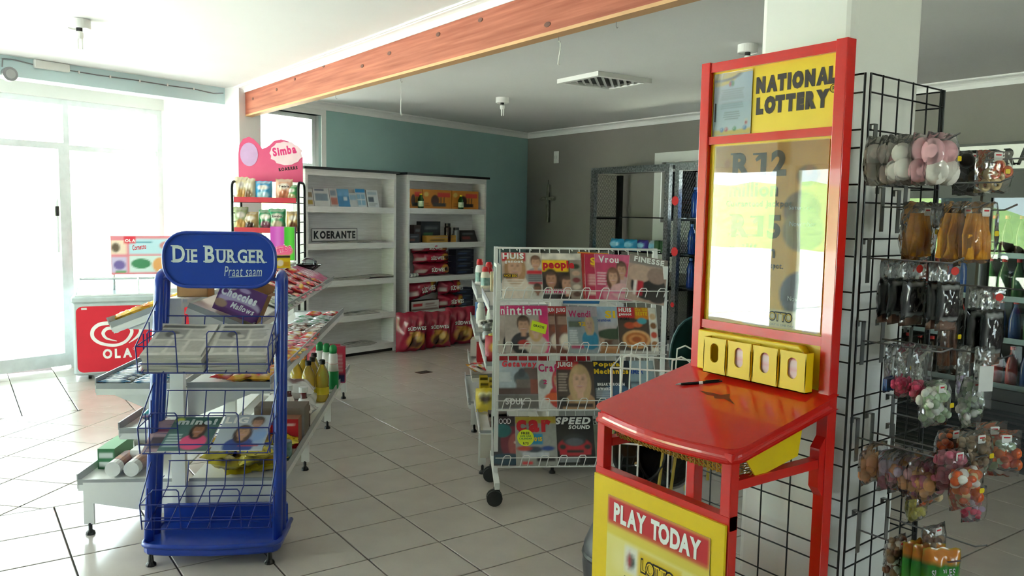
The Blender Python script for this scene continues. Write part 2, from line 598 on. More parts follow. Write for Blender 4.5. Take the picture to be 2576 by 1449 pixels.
# floor tiles: straight grid, with a diamond-laid panel inside the entrance
T = .36
gx0, gy0 = 1.467, 4.983
tile_me = MB()
def tile_geo(mb, poly, z0=-.008, z1=0., b=.004):
    n = len(poly)
    cx = sum(p[0] for p in poly) / n; cy = sum(p[1] for p in poly) / n
    def ins(p, d):
        L = math.hypot(p[0] - cx, p[1] - cy)
        return (cx + (p[0] - cx) * (1 - d / L), cy + (p[1] - cy) * (1 - d / L))
    a = [ins(p, .0052) for p in poly]; c = [ins(p, .0052 + b) for p in poly]
    mb.add([(*p, z0) for p in a] + [(*p, z1 - .0015) for p in a] + [(*p, z1) for p in c],
           [(i, (i + 1) % n, (i + 1) % n + n, i + n) for i in range(n)] + [(i + n, (i + 1) % n + n, (i + 1) % n + 2 * n, i + 2 * n) for i in range(n)] + [tuple(range(2 * n, 3 * n))])
tile_geo(tile_me, [(-T / 2, -T / 2), (T / 2, -T / 2), (T / 2, T / 2), (-T / 2, T / 2)])
tile_mesh = tile_me.mesh('tile', 'tile')
def clip(poly, ax, val, keep_less):
    out = []
    for i in range(len(poly)):
        p, q = poly[i], poly[(i + 1) % len(poly)]
        a, b = (val - p[ax], val - q[ax]) if keep_less else (p[ax] - val, q[ax] - val)
        if a >= 0: out.append(p)
        if a * b < 0:
            t = a / (a - b)
            out.append((p[0] + t * (q[0] - p[0]), p[1] + t * (q[1] - p[1])))
    return out
DX0, DX1, DY0, DY1 = gx0 - 7 * T, gx0 - T, gy0 - T, gy0 + 5 * T
tiles = []
for i in range(-11, 15):
    for j in range(-21, 17):
        x, y = gx0 + (i + .5) * T, gy0 + (j + .5) * T
        if DX0 < x < DX1 and DY0 < y < DY1: continue
        if x < LX - .1 or x > GX + .1 or y < BY - .1: continue
        if y > 8.55 + .323 * x: continue
        tiles.append(('s', x, y, None))
k2 = T * math.sqrt(2)
for a in range(-12, 14):
    for b in range(-12, 14):
        s_, d_ = 5.21 + a * k2, 4.73 + b * k2
        cx, cy = (s_ - d_) / 2, (s_ + d_) / 2
        h = k2 / 2
        poly = [(cx, cy - h), (cx + h, cy), (cx, cy + h), (cx - h, cy)]
        for ax, v, kl in ((0, DX0, False), (0, DX1, True), (1, DY0, False), (1, DY1, True)):
            poly = clip(poly, ax, v, kl)
            if len(poly) < 3: break
        if len(poly) < 3: continue
        pc = (sum(p[0] for p in poly) / len(poly), sum(p[1] for p in poly) / len(poly))
        if max(math.hypot(p[0] - pc[0], p[1] - pc[1]) for p in poly) < .05: continue
        tiles.append(('d', pc[0], pc[1], poly))
def showing(x, y):
    d = Vector((x, y, -1.535))
    z = d.dot(_fw)
    if z < 1: return 1e9
    u, v = d.dot(_rt) / z, -d.dot(_fw.cross(_rt)) / z
    if abs(u) > .66 or v < -.5 or abs(d.dot(_dn) / z) > .4: return 1e6 + d.length
    return d.length
tiles.sort(key=lambda t: showing(t[1], t[2]))
rest = MB()
for n, (k, x, y, poly) in enumerate(tiles):
    if n < 300:
        if k == 's': link('tile', tile_mesh, fl, (x, y, 0))
        else:
            mb = MB(); tile_geo(mb, [(p[0] - x, p[1] - y) for p in poly]); mb.build('tile', 'tile', fl, (x, y, 0))
    else:
        tile_geo(rest, poly if k == 'd' else [(x - T / 2, y - T / 2), (x + T / 2, y - T / 2), (x + T / 2, y + T / 2), (x - T / 2, y + T / 2)])
o = rest.build('tile_field', 'tile', fl); o['kind'] = 'stuff'
dr = MB().box(-.07, -.05, .0, .07, .05, .004)
o = dr.build('floor_cover', mat('rust', '#5d3b30', .6), None, (3.69, 6.755, 0), (0, 0, R(8)))
for k in range(3): MB().box(-.06, -.035 + k * .03, .004, .06, -.025 + k * .03, .006).build('rib', 'black', o)
tag(o, 'small brown cover plate let into the pale floor tiles', 'floor cover')

struct(MB().box(LX - .3, BY - .3, CZ, GX + .3, 10.2, CZ + .25).build('ceiling', 'ceiling'))
struct(MB().box(GX, BY - .3, 0, GX + .2, 10.2, CZ).build('wall_right', 'greywall'))
struct(MB().box(LX - .3, BY - .2, 0, 1.7, BY, CZ).box(3.1, BY - .2, 0, GX + .2, BY, CZ).box(1.7, BY - .2, 0, 3.1, BY, .95).box(1.7, BY - .2, 2.05, 3.1, BY, CZ).build('wall_back', 'white_paint'))  # opening left for the added fill window

# left wall: piers, sill and head round wide windows
wl = MB()
for y0, y1 in ((BY, 3.3), (4.72, 4.86), (6.3, 6.75)): wl.box(LX - .2, y0, 0, LX, y1, CZ)
wl.box(LX - .2, 3.3, 0, LX, 6.3, .45).box(LX - .2, 3.3, 2.02, LX, 6.3, CZ)
struct(wl.build('wall_left', 'paleblue'))
def window(name, origin, rot, w, h, nx, nz, fr=.045, dep=.05, glassm='glass', m='alu'):
    o = bpy.data.objects.new(name, None); col.objects.link(o); struct(o)
    o.location = origin; o.rotation_euler = (0, 0, R(rot))
    f = MB().box(0, 0, 0, w, dep, fr).box(0, 0, h - fr, w, dep, h).box(0, 0, fr, fr, dep, h - fr).box(w - fr, 0, fr, w, dep, h - fr)
    f.build('window_frame', m, o)
    xs = [fr + (w - 2 * fr) * i / nx for i in range(nx + 1)]
    zs = nz if isinstance(nz, list) else [h * i / nz for i in range(1, nz)]
    for x in xs[1:-1]: MB().box(x - fr / 2, .005, fr, x + fr / 2, dep - .005, h - fr).build('mullion', m, o)
    for z in zs: MB().box(fr, .008, z - fr / 2, w - fr, dep - .008, z + fr / 2).build('transom', m, o)
    zz = [fr] + list(zs) + [h - fr]
    for i in range(nx):
        for k in range(len(zz) - 1):
            MB().box(xs[i], dep / 2 - .003, zz[k], xs[i + 1], dep / 2 + .003, zz[k + 1]).build('pane', glassm, o)
    return o
window('added_fill_window', (3.1, BY - .1, .95), 180, 1.4, 1.1, 2, 1)  # unseen window added behind the camera as fill for the column and bags
window('window_1', (LX - .1, 3.3, .45), 90, 1.42, 1.57, 1, 1)
window('window_2', (LX - .1, 4.86, .45), 90, 1.44, 1.57, 1, 1)

# shop-front wall in its own frame
W0 = bpy.data.objects.new('wall_front', None); col.objects.link(W0); struct(W0)
W0.location = (WO[0], WO[1], 0); W0.rotation_euler = (0, 0, R(WA))
win0, win1, winb, wint = .17, 1.0, .95, 2.52
MB().box(win1, 0, 0, CORN + .3, .22, CZ).box(.1, 0, 0, win1, .22, winb).box(.1, 0, wint, win1, .22, CZ).build('teal_wall', 'teal', W0)
MB().box(.1, .0, winb, win0, .22, wint).build('window_jamb', 'white_paint', W0)
MB().box(win1, -.006, winb - .06, win1 + .06, .1, wint + .07).box(win0, -.006, wint, win1, .1, wint + .07).box(win0, -.03, winb - .05, win1, .15, winb).build('window_surround', 'white_paint', W0)
wz = window('window_4', (0, 0, 0), 0, win1 - win0, wint - winb, 1, [1.05], .04)
wz.parent = W0; wz.location = (win0, .1, winb); wz.rotation_euler = (0, 0, 0)
# lintel over the entrance bay
lx0 = (LX - WO[0]) / wd.x
MB().box(lx0 - .1, 0, 2.5, -.1, .2, CZ).build('lintel', 'paleblue', W0)
# post carrying the beam
MB().box(-.13, -.22, 0, .1, .2, CZ).build('post', 'white_paint', W0)
# return walls and glazing of the entrance bay
MB().box(-.08, .2, 0, .1, 1.36, CZ).build('return_wall', 'white_paint', W0)
MB().box(lx0 - .5, 1.15, 2.52, -.08, 1.35, CZ).build('glazing_head', 'white_paint', W0)
GZ0 = lx0 - .4
wz = window('window_5', (0, 0, 0), 0, -.08 - (-1.05), 2.52, 1, [.25, 2.08], .05); wz.parent = W0; wz.location = (-1.05, 1.2, 0)
wz = window('window_6', (0, 0, 0), 0, 1.9, 2.52, 2, [.25, 2.08], .05); wz.parent = W0; wz.location = (-4.6, 1.2, 0)
# double glass doors
for n, (x0, hx) in enumerate(((-2.7, .74), (-1.87, .72))):
    d = bpy.data.objects.new('door_%d' % (n + 1), None); col.objects.link(d); struct(d)
    d.parent = W0; d.location = (x0, 1.2, 0)
    w = .82
    MB().box(0, 0, .02, w, .04, .14).box(0, 0, 2.06, w, .04, 2.12).box(0, 0, 2.47, w, .04, 2.52).box(0, 0, .14, .05, .04, 2.06).box(w - .05, 0, .14, w, .04, 2.06).build('door_frame', 'alu', d)
    MB().box(.05, .017, .14, w - .05, .023, 2.06).box(.0, .017, 2.12, w, .023, 2.47).build('pane', 'glass', d)
    MB().tube([(hx, -.05, 1.1), (hx, -.05, 1.6)], .013, 8).build('door_handle', 'alu', d)
    MB().tube([(hx, -.05, 1.44), (hx, -.05, 1.53)], .018, 8).build('handle_grip', 'black', d)

# cornices
def cornice(name, p0, p1, inward, drop=.075, out=.075):
    """coved trim along a ceiling line; inward = unit vector into the room"""
    p0 = Vector(p0); p1 = Vector(p1); n = Vector(inward)
    prof = [(0, 0), (0, -drop), (.012, -drop), (.014, -drop + .012)] + [(.014 + (out - .03) * (1 - math.cos(a)), -drop + .012 + (drop - .028) * math.sin(a)) for a in (.4, .8, 1.2, 1.57)] + [(out - .012, -.012), (out, -.012), (out, 0)]
    vs = [p0 + n * a + Vector((0, 0, b)) for a, b in prof] + [p1 + n * a + Vector((0, 0, b)) for a, b in prof]
    k = len(prof)
    fs = [tuple(range(k)), tuple(range(2 * k - 1, k - 1, -1))] + [(i, i + k, (i + 1) % k + k, (i + 1) % k) for i in range(k)]
    return struct(MB().add(vs, fs).build(name, 'cornice'))
cornice('trim_1', wpt(.1, 0, CZ), wpt(CORN, 0, CZ), -wn)
cornice('trim_2', (GX, BY, CZ), (GX, wpt(CORN).y, CZ), (-1, 0, 0))
# skirting on the shop-front wall is hidden by the shelves; the one on the grey wall
struct(MB().box(GX - .012, BY, 0, GX, 9.2, .08).build('baseboard_right', 'white_paint'))

# timber beam from the post to the column
bl = 6.05
bm = thing('timber_beam', 'reddish varnished timber beam spanning below the white ceiling', 'beam', (2.285, 7.76, 0), -178.75 + 90 - .0)
bm.rotation_euler = (0, 0, R(-90 + 1.24))
# local x runs from the post towards the column, local -y is the room's left bay
MB().box(0, -.0, 2.385, bl, .07, 2.645).build('timber', 'beam', bm, bevel=.004)
MB().box(0, -.0015, 2.384, bl, .068, 2.4).build('pale_edge', 'beam_pale', bm)
rk = random.Random(3)
for k in range(11):
    x = .3 + k * .53 + rk.random() * .2; z = 2.43 + rk.random() * .17
    MB().prism(disc(x, z, .016 + .01 * rk.random(), .012, 10), -.0025, .0, 'y').build('knot', 'knot', bm)
b0 = Vector((2.285, 7.76)); bd = Vector((math.cos(R(-88.76)), math.sin(R(-88.76))))
cornice('trim_3', (b0.x, b0.y, CZ), (b0.x + bd.x * bl, b0.y + bd.y * bl, CZ), (-1, 0, 0), .05, .09)
cornice('trim_4', (b0.x + .072, b0.y, CZ), (b0.x + .072 + bd.x * bl, b0.y + bd.y * bl, CZ), (1, 0, 0), .05, .09)

# white column beside the lottery stand
struct(MB().prism(rrect(.37, .33, .025, 3, 2.15, 1.395), 0, CZ, 'z').build('column', 'white_paint'))

# outdoors
gr = struct(MB().box(-60, -40, -.3, 60, 80, -.13).build('ground', 'sand'))
struct(MB().box(-8, 9.9, -.13, 8, 13.6, -.06).build('pavement', 'concrete', None, (0, 0, 0), (0, 0, R(8))))
struct(MB().box(-9, 18.6, -.13, 12, 19.0, .1).build('kerb', 'concrete'))

struct(MB().box(LX - 3.6, -6, 2.32, LX - .2, 6.3, 2.42).build('veranda_roof', 'white_paint'))
for y in (-2.5, 2.9, 5.6): struct(MB().tube([(LX - 3.4, y, -.13), (LX - 3.4, y, 2.32)], .06, 10).build('veranda_post', 'white_paint'))
def hill(name, x0, y0, x1, y1, h, seed, m='leaf'):
    """a low ridge of scrubby ground far outside"""
    r = random.Random(seed)
    n, k = 40, 8
    vs = []; fs = []
    ax = Vector((x1 - x0, y1 - y0)); nrm = Vector((-ax.y, ax.x)).normalized()
    for i in range(n + 1):
        t = i / n
        hh = h * (.55 + .3 * math.sin(t * 7 + seed) + .15 * math.sin(t * 19 + seed * 2)) + r.random() * h * .06
        for j in range(k + 1):
            s = j / k
            d = -14 + 28 * s
            z = hh * math.sin(PI * s) ** 1.3 - .3
            vs.append((x0 + ax.x * t + nrm.x * d, y0 + ax.y * t + nrm.y * d, z + (r.random() * .35 if 0 < j < k else 0)))
    for i in range(n):
        for j in range(k):
            a = i * (k + 1) + j
            fs.append((a, a + 1, a + k + 2, a + k + 1))
    return struct(MB().add(vs, fs).build(name, m))
hill('hill', -46, -30, -46, 70, 8, 1)
hill('hill', -40, 62, 60, 62, 7, 2)
struct(MB().box(LX - 9, -12, -.13, LX - .2, 9, -.08).build('forecourt', 'concrete'))

# ================================================================== printed covers
def news_page(seed, title='#20242a'):
    c = Cv(40, 50, '#c4c1b9').noise(.12, 6, seed)
    r = random.Random(seed)
    c.rect(.06, .86, .8, .95, title, .75)
    c.rect(.06, .5, .55, .82, '#8b8a86'); c.ell(.3, .66, .12, .1, '#5d5b58'); c.ell(.4, .6, .1, .06, '#b9b5ad')
    c.lines(.6, .5, .94, .82, 8, '#75736f', seed)
    c.lines(.06, .08, .34, .46, 10, '#7b7974', seed + 1, .1); c.lines(.38, .08, .64, .46, 10, '#7b7974', seed + 2, .1)
    c.rect(.68, .1, .95, .44, '#a7a39b')
    return c
NEWS = []
for s in range(3):
    NEWS.append(news_page(s).noise(.08, 24, s + 9))

def newspaper(w, d, seed, label, loc, rot, group, th=.014):
    o = sheet('newspaper', NEWS[seed % 3], w, d, None, loc, rot, th, 'paper', '#b9b6ae', wave=.002, seed=seed)
    return tag(o, label, 'newspaper', group)

def cover_generic(bgc, hair, skin, top, seed, band='#ffffff', nx=36, ny=46):
    c = Cv(nx, ny, bgc).noise(.08, 4, seed)
    c.person(.55, .58, .17, skin, hair, top)
    c.lines(.05, .1, .34, .4, 6, band, seed)
    return c

# ================================================================== blue newspaper stand
def put(root, lx, ly, z=0.):
    """a point of a thing's own frame in world terms"""
    a = root.rotation_euler.z
    return (root.location.x + lx * math.cos(a) - ly * math.sin(a), root.location.y + lx * math.sin(a) + ly * math.cos(a), root.location.z + z)
AG = -30.
ns = thing('newspaper_stand', 'blue wire and plastic newspaper stand with an oval DIE BURGER header', 'display stand', (.645, 3.623, 0), AG)
for x, y in ((.01, .01), (.509, .01), (.02, .26), (.5, .26)):
    MB().lathe([(.022, 0), (.022, .008), (.012, .018), (.009, .05)], 10, (x, y, 0)).build('foot', 'black', ns)
base = [( -.03, .29), (-.03, .05)] + [(-.03 + .05 * (1 - math.cos(R(a))), .05 - .05 * math.sin(R(a))) for a in (30, 60, 90)] + [(.1, -.012), (.26, -.022), (.42, -.012)] + [(.5 + .05 * math.sin(R(a)), .05 - .05 * math.cos(R(a))) for a in (0, 30, 60, 90)] + [(.55, .29)]
MB().prism(base, .045, .085, 'z').build('base_tray', 'blue_plastic', ns, bevel=.012, seg=3)
rim = [(x, y, .088) for x, y in base]
MB().tube(rim, .011, 8).build('base_rim', 'blue_plastic', ns, smooth=True)
MB().prism([(-.02, .27), (.54, .27), (.53, .3), (-.01, .3)], .085, .17, 'z').build('base_back', 'blue_plastic', ns)
def lean(z): return .07 + (z - .07) * .165
for s, x0, x1 in ((0, -.02, -.012), (1, .532, .516)):
    pts = []
    for z in (.08, .5, .9, 1.17): pts.append((x0 + (x1 - x0) * z / 1.2, lean(z) - .0, z))
    yc = lean(1.2) + .0425
    for a in (160, 130, 90, 50, 20): pts.append((x1, yc + .046 * math.cos(R(a)), 1.19 + .05 * math.sin(R(a))))
    for z in (1.17, .9, .5, .08): pts.append((x0 + (x1 - x0) * z / 1.2, lean(z) + .085, z))
    MB().tube(pts, .021, 10).build('side_frame', 'blue_plastic', ns, smooth=True)
    wz = MB()
    for z in [.14 + .075 * k for k in range(15)]:
        x = x0 + (x1 - x0) * z / 1.2
        wz.tube([(x, lean(z) + .01, z), (x, lean(z) + .08, z + .02)], .0025, 5)
    for t in (.03, .06): wz.tube([(x0, lean(.1) + t, .1), (x1, lean(1.15) + t, 1.15)], .0025, 5)
    wz.build('side_wires', 'blue_wire', ns)
sg = MB().prism(rrect(.492, .245, .105, 8, .01, 1.183), .245, .268, 'y').build('header_sign', 'blue_plastic', ns, bevel=.006)
MB().tube([(x, .243, z) for x, z in rrect(.488, .241, .103, 8, .012, 1.185)], .0075, 8, True).build('sign_rim', 'blue_plastic', sg, smooth=True)
MB().tube([(.0, .262, 1.22), (.53, .262, 1.22)], .008, 8).build('sign_bar', 'blue_plastic', ns)
text('DIE BURGER', .418, .078, 'txt_cream', sg, (.045, .2435, 1.292), bold=1, serif=True, smallcaps=True, gap=.12)
text('Praat saam', .165, .045, 'txt_cream', sg, (.275, .2435, 1.233), bold=0, shear=.2, gap=.1)
MB().tube([(.295, .243, 1.229), (.435, .243, 1.236)], .0012, 4).build('underline', 'txt_cream', sg)
def wire_basket(z0):
    b = MB(); r = .0028
    fy, by = -.015, .27
    sl = .09 / .285
    def zf(y): return z0 + (y - fy) * sl
    for k in range(5):
        y = fy + (by - fy) * k / 4
        b.tube([(-.005, y, zf(y)), (.515, y, zf(y))], r, 5)
    for k in range(7):
        x = .0 + .51 * k / 6
        b.tube([(x, fy, zf(fy)), (x, by, zf(by)), (x, by + .035, zf(by) + .11)], r, 5)
    b.tube([(-.005, by + .035, zf(by) + .11), (.515, by + .035, zf(by) + .11)], r, 5)
    for x in (-.015, .522):
        top = (x, lean(z0 + .3) + .02, z0 + .3)
        b.tube([top, (x, fy - .02, z0 + .115), (x, fy, z0)], r + .0004, 5)
        b.tube([(x, fy - .02, z0 + .115), (x, by, z0 + .14)], r, 5)
        for t in (.25, .5, .75):
            y = fy + (by - fy) * t
            b.tube([(x, y, zf(y)), (x, y, z0 + .115 + t * .16)], r, 5)
    for a, c in ((.03, .15), (.27, .4)):
        b.tube([(a, fy - .012, z0), (a + .004, fy - .024, z0 + .17), (a + .012, fy - .025, z0 + .18), (c - .012, fy - .025, z0 + .18), (c - .004, fy - .024, z0 + .17), (c, fy - .012, z0)], r, 5)
    b.tube([(-.015, fy - .02, z0 + .115), (.15, fy - .022, z0 + .115)], r, 5)
    b.tube([(.27, fy - .022, z0 + .115), (.522, fy - .02, z0 + .115)], r, 5)
    b.tube([(-.012, fy - .008, z0 + .04), (.52, fy - .008, z0 + .04)], r, 5)
    return b.build('wire_basket', 'blue_wire', ns)
for z0 in (.845, .5, .17): wire_basket(z0)
ln = -R(72)
an = R(AG)
for st, (x0, wdt) in enumerate(((.0, .25), (.265, .24))):
    for k in range(5):
        p = put(ns, x0 + .004 * (k % 2) - .003 * k * (1 - st), .002 - .004 * (k % 3), .852 + .0165 * k)
        newspaper(wdt, .3, st * 5 + k, 'folded newspaper %s in the %s pile of the upper blue basket' % (('lowest', 'second from the bottom', 'in the middle', 'just below the top', 'topmost')[k], 'wider, fanned-out' if st == 0 else 'narrower, squared-up'), p, (ln, 0, an + R((-2, 1, 0, -3, 2)[k] + (-2, 1)[st])), 'folded newspapers in the blue stand')
c = Cv(34, 44, '#4c6e6a').noise(.1, 4, 4); c.rect(0, .78, 1, 1, '#31615a'); c.ell(.12, .9, .09, .07, '#c8d64a')
c.person(.62, .62, .14, '#a8714f', '#1a1211', '#e2507f'); c.lines(.05, .1, .4, .5, 5, '#c9d8d4', 3)
m1 = tag(sheet('magazine', c, .205, .265, None, put(ns, .05, -.005, .508), (ln, 0, an + R(-1)), .006), 'glossy magazine with a pink-dressed woman in the middle blue basket', 'magazine')
text('mine!', .17, .05, 'txt_cream', m1, (.02, -.001, .2), bold=2)
c = Cv(34, 44, '#b9c3cb').noise(.1, 4, 5); c.person(.72, .78, .13, '#b98a6c', '#241a16', '#8fa8cf', False); c.person(.5, .5, .15, '#c99a78', '#2b1a14', '#2b4a93'); c.rect(.75, .1, .97, .5, '#7fa4d6', .6); c.rect(.5, .1, .9, .14, '#b33b4a')
m2 = tag(sheet('magazine', c, .215, .275, None, put(ns, .27, -.006, .51), (ln, 0, an), .006), 'glossy magazine with a couple in blue in the middle blue basket', 'magazine')
text('LiG', .1, .055, 'txt_white', m2, (.01, -.001, .205), bold=2)
c = Cv(20, 28, '#a58a92').noise(.15, 4, 6); c.rect(.1, .1, .9, .45, '#463a3f'); c.rect(.1, .6, .8, .7, '#7d2f55')
tag(sheet('magazine', c, .14, .25, None, put(ns, -.012, -.008, .504), (ln, 0, an + R(4)), .005), 'mauve magazine sticking out at the end of the middle blue basket', 'magazine')

# ================================================================== gondolas
def gondola(name, label, loc, posts, bays, zp=1.12):
    g = thing(name, label, 'shelving', loc, AG)
    for y in posts:
        MB().box(-.03, y - .02, .06, .03, y + .02, zp).build('post', 'white_metal', g)
        MB().lathe([(.02, 0), (.02, .01), (.01, .02), (.01, .07)], 10, (0, y, 0)).build('foot', 'black', g)
    for (y0, y1, trays, legs) in bays:
        for (xi, zi, xo, zo, br) in trays:
            dx, dz = xo - xi, zo - zi
            L = math.hypot(dx, dz); ux, uz = dx / L, dz / L
            nx, nz = (-uz, ux) if dx > 0 else (uz, -ux)
            P = lambda a, b: (xi + ux * a + nx * b, zi + uz * a + nz * b)
            t = MB().prism([P(0, -.012), P(L, -.012), P(L, 0), P(0, 0)], y0 + .004, y1 - .004, 'y')
            for y in (y0 + .002, y1 - .008): t.prism([P(0, -.045), P(L, -.045), P(L, -.016), P(0, -.016)], y, y + .006, 'y')
            tr = t.build('tray', 'white_metal', g)
            for y in (y0 + .001, y1 - .009): MB().prism([P(0, -.016), P(L, -.016), P(L, .01), P(0, .01)], y, y + .008, 'y').build('end_rail', 'rail_grey', tr)
            MB().prism([P(L - .001, -.0), P(L + .005, -.0), P(L + .005, .035), P(L - .001, .035)], y0 + .002, y1 - .002, 'y').build('price_rail', 'rail_grey', tr)
            MB().prism([P(L - .004, -.035), P(L + .004, -.035), P(L + .004, -.001), P(L - .004, -.001)], y0 + .002, y1 - .002, 'y').build('apron', 'white_metal', tr)
            if br:
                for y in (y0 + .012, y1 - .018):
                    MB().prism([P(.0, -.02), P(L * .8, -.03), P(L * .75, -.05), (xi, zi - br)], y, y + .005, 'y').build('bracket', 'white_metal', tr)
        for s, xo, zt in legs:
            for y in (y0, y1):
                if y == y1 and (y0, y1) != bays[-1][:2]: continue
                x = s * (xo - .045)
                a = MB().prism([(s * .02, zt), (s * (xo - .02), zt), (s * (xo - .02), .05), (s * (xo - .065), .05), (s * (xo - .065), .15), (s * .02, .09)], y - .012 + .012, y + .014, 'y')
                lg = a.build('leg', 'white_metal', g)
                MB().lathe([(.022, 0), (.02, .012), (.009, .022), (.009, .055)], 10, (x, y + .007, 0)).build('foot', 'black', lg)
    return g
B3 = [0, .925, 1.85, 2.775]
T1 = [(.04, .255, .468, .255, 0), (.04, .715, .42, .715, .17), (.055, 1.09, .335, .975, .12),
      (-.04, .255, -.463, .255, 0), (-.04, .5, -.27, .5, 0), (-.04, .71, -.368, .71, .16), (-.055, 1.09, -.297, .995, .12)]
g1 = gondola('gondola_shelf', 'long white double-sided gondola of trays behind the blue newspaper stand', (.848, 3.925, 0), B3,
             [(B3[i], B3[i + 1], T1, ((1, .465, .25), (-1, .46, .25))) for i in range(3)])
g1['category'] = 'shelving'
for i in range(3):
    MB().box(-.05, B3[i], 1.1, .05, B3[i + 1], 1.115).build('top_cap', 'white_metal', g1)
g2 = gondola('gondola_shelf', 'cream-edged double-sided gondola behind the magazine rack', (2.295 + .4 * math.cos(R(-30)), 3.466 + .4 * math.sin(R(-30)), 0), [.5, 1.41, 2.34],
             [(.5, 1.41, [(-.04, .25, -.43, .25, 0), (-.04, .66, -.4, .66, .14), (-.04, 1.0, -.385, .99, .12), (.04, .25, .45, .25, 0), (.04, .66, .42, .66, .14), (.04, 1.0, .4, .98, .12)], ((1, .46, .245), (-1, .46, .245))),
              (1.41, 2.34, [(-.04, .21, -.47, .21, 0), (-.04, .42, -.45, .4, 0), (-.04, .71, -.43, .7, .14), (-.04, .98, -.42, .965, .12), (.04, .25, .45, .25, 0), (.04, .66, .42, .66, .14), (.04, 1.0, .4, .98, .12)], ((1, .46, .205), (-1, .475, .205)))], 1.1)
for y0, y1 in ((.5, 1.41), (1.41, 2.34)): MB().box(-.008, y0, .12, .008, y1, 1.08).build('back_panel', 'cream_metal', g2)
MB().box(-.43, .486, .1, .43, .497, .24).build('end_panel', 'cream_metal', g2)

# ---- sachets, bars and packets on the long gondola
def swatch(kind, a, b, c3='#f2f2f2', seed=0, n=8):
    c = Cv(n, n, a)
    if kind == 0: c.ell(.5, .5, .34, .22, b).rect(.15, .62, .85, .75, c3)
    elif kind == 1: c.rect(0, .3, 1, .7, b).ell(.5, .5, .2, .16, c3)
    elif kind == 2: c.rect(0, 0, .35, 1, b).rect(.45, .35, .9, .65, c3)
    elif kind == 3: c.ell(.6, .35, .3, .25, b).ell(.3, .7, .22, .2, c3)
    return c.noise(.18, 4, seed)
def sachet_set(name, specs, w, h, t, n=8):
    return [pillow_mesh(name, swatch(k, a, b, c, i, n), w, h, t, 'foil', i, .25, .09) for i, (k, a, b, c) in enumerate(specs)]
PINK = sachet_set('sweet_sachet', [(0, '#e0647f', '#f6c9d2', '#c22b4a'), (3, '#d94a68', '#f3e3c0', '#ffffff'), (1, '#eda0ae', '#d5304f', '#ffffff')], .07, .1, .022)
RED = sachet_set('sweet_sachet', [(0, '#c9232c', '#f0c24a', '#ffffff'), (1, '#d8343a', '#ffffff', '#f4d03a'), (2, '#b41f2a', '#e9b23a', '#ffffff')], .075, .11, .022)
GREENS = sachet_set('sweet_sachet', [(1, '#8fa58a', '#e6ebe4', '#3c6a4a'), (2, '#cfd6cf', '#55745f', '#22382c'), (0, '#b9c0b9', '#3f5a4d', '#ffffff')], .065, .12, .016)
FOILS = sachet_set('sweet_sachet', [(1, '#cfd3d4', '#1f8a54', '#ffffff'), (2, '#c3c8ca', '#e4e6e8', '#146e42'), (0, '#1d8650', '#dfe6e2', '#ffffff')], .05, .12, .018)
WHITES = sachet_set('sweet_sachet', [(3, '#e4ddd4', '#6a4431', '#c44646'), (2, '#7b4a3a', '#efe8df', '#ffffff'), (1, '#efe9e2', '#a4584a', '#5e382c')], .075, .11, .02)
YELS = sachet_set('sweet_sachet', [(0, '#e8b21f', '#d8442a', '#fff2c0'), (3, '#f0c62e', '#b92b26', '#ffffff'), (1, '#e47d22', '#f7d84c', '#c22d24')], .08, .12, .03)
PURP = sachet_set('sweet_stick', [(1, '#b04a72', '#efc6d6', '#7c2450'), (2, '#c96a8e', '#8a2a58', '#ffffff')], .05, .26, .02)
BARS = sachet_set('chocolate_bar', [(1, '#1a5f86', '#e9f1f5', '#ffffff'), (2, '#1c3d5c', '#f2f6f8', '#d9e6ee'), (1, '#2476a0', '#ffffff', '#c0dbe8')], .036, .15, .018)
MARO = sachet_set('chocolate_bar', [(0, '#6e1424', '#e9dfe0', '#ffffff'), (2, '#8a1c2e', '#f0eaea', '#d9c9cc')], .05, .16, .02)
rs = random.Random(11)
def lay(meshes, root, xi, zi, xo, zo, t, y, cross, label, cat, group, jit=8, lift=.012):
    """lay one packet flat on a (sloping) tray at fraction t from the spine"""
    x = xi + (xo - xi) * t; z = zi + (zo - zi) * t
    sl = math.atan2(zo - zi, abs(xo - xi)) * (1 if xo > xi else -1)
    o = link(meshes[0].name.split('.')[0], rs.choice(meshes), None)
    # lying face up, long axis across the tray (cross) or along the gondola
    M_ = Matrix.Rotation(R(AG), 4, 'Z') @ Matrix.Rotation(-sl, 4, 'Y') @ Matrix.Rotation(R(rs.uniform(-jit, jit)) + (-PI / 2 if cross else 0), 4, 'Z') @ Matrix.Rotation(-PI / 2 + R(rs.uniform(-jit, jit) * .6), 4, 'X')
    h = max(v.co.z for v in o.data.vertices)
    off = M_ @ Vector((0, 0, -h / 2))
    p = Vector(put(root, x, y, z + lift))
    M_.translation = p + off
    o.matrix_world = M_
    return tag(o, label, cat, group)
TOPR = (.055, 1.092, .335, .977)
MIDR = (.04, .717, .42, .717)
def rows(meshes, tr, y0, y1, step, ts, cross, label, cat, group, jit=8, lift=.013, p=1., layers=1):
    y = y0
    while y < y1:
        for t in ts:
            for L in range(layers):
                if rs.random() < p: lay(meshes, g1, *tr, t + rs.uniform(-.03, .03), y + rs.uniform(-.01, .01), cross, label, cat, group, jit, lift + L * .017)
        y += step
G_ = 'sweets laid out on the long gondola'
rows(GREENS, TOPR, .72, 1.25, .062, (.22, .58, .9), True, 'grey-green sweet sachet on the upper gondola tray', 'sweets', 'grey-green sachets on the upper tray', 12)
rows(PINK, TOPR, 1.3, 2.15, .095, (.15, .42, .69, .93), True, 'pink sweet sachet heaped on the upper gondola tray', 'sweets', 'pink sachets on the upper tray', 22, .016)
rows(RED, TOPR, 1.36, 2.2, .26, (.25, .62, .9), False, 'red and yellow sachet among the pink ones on the upper gondola tray', 'sweets', 'red sachets on the upper tray', 30, .034)
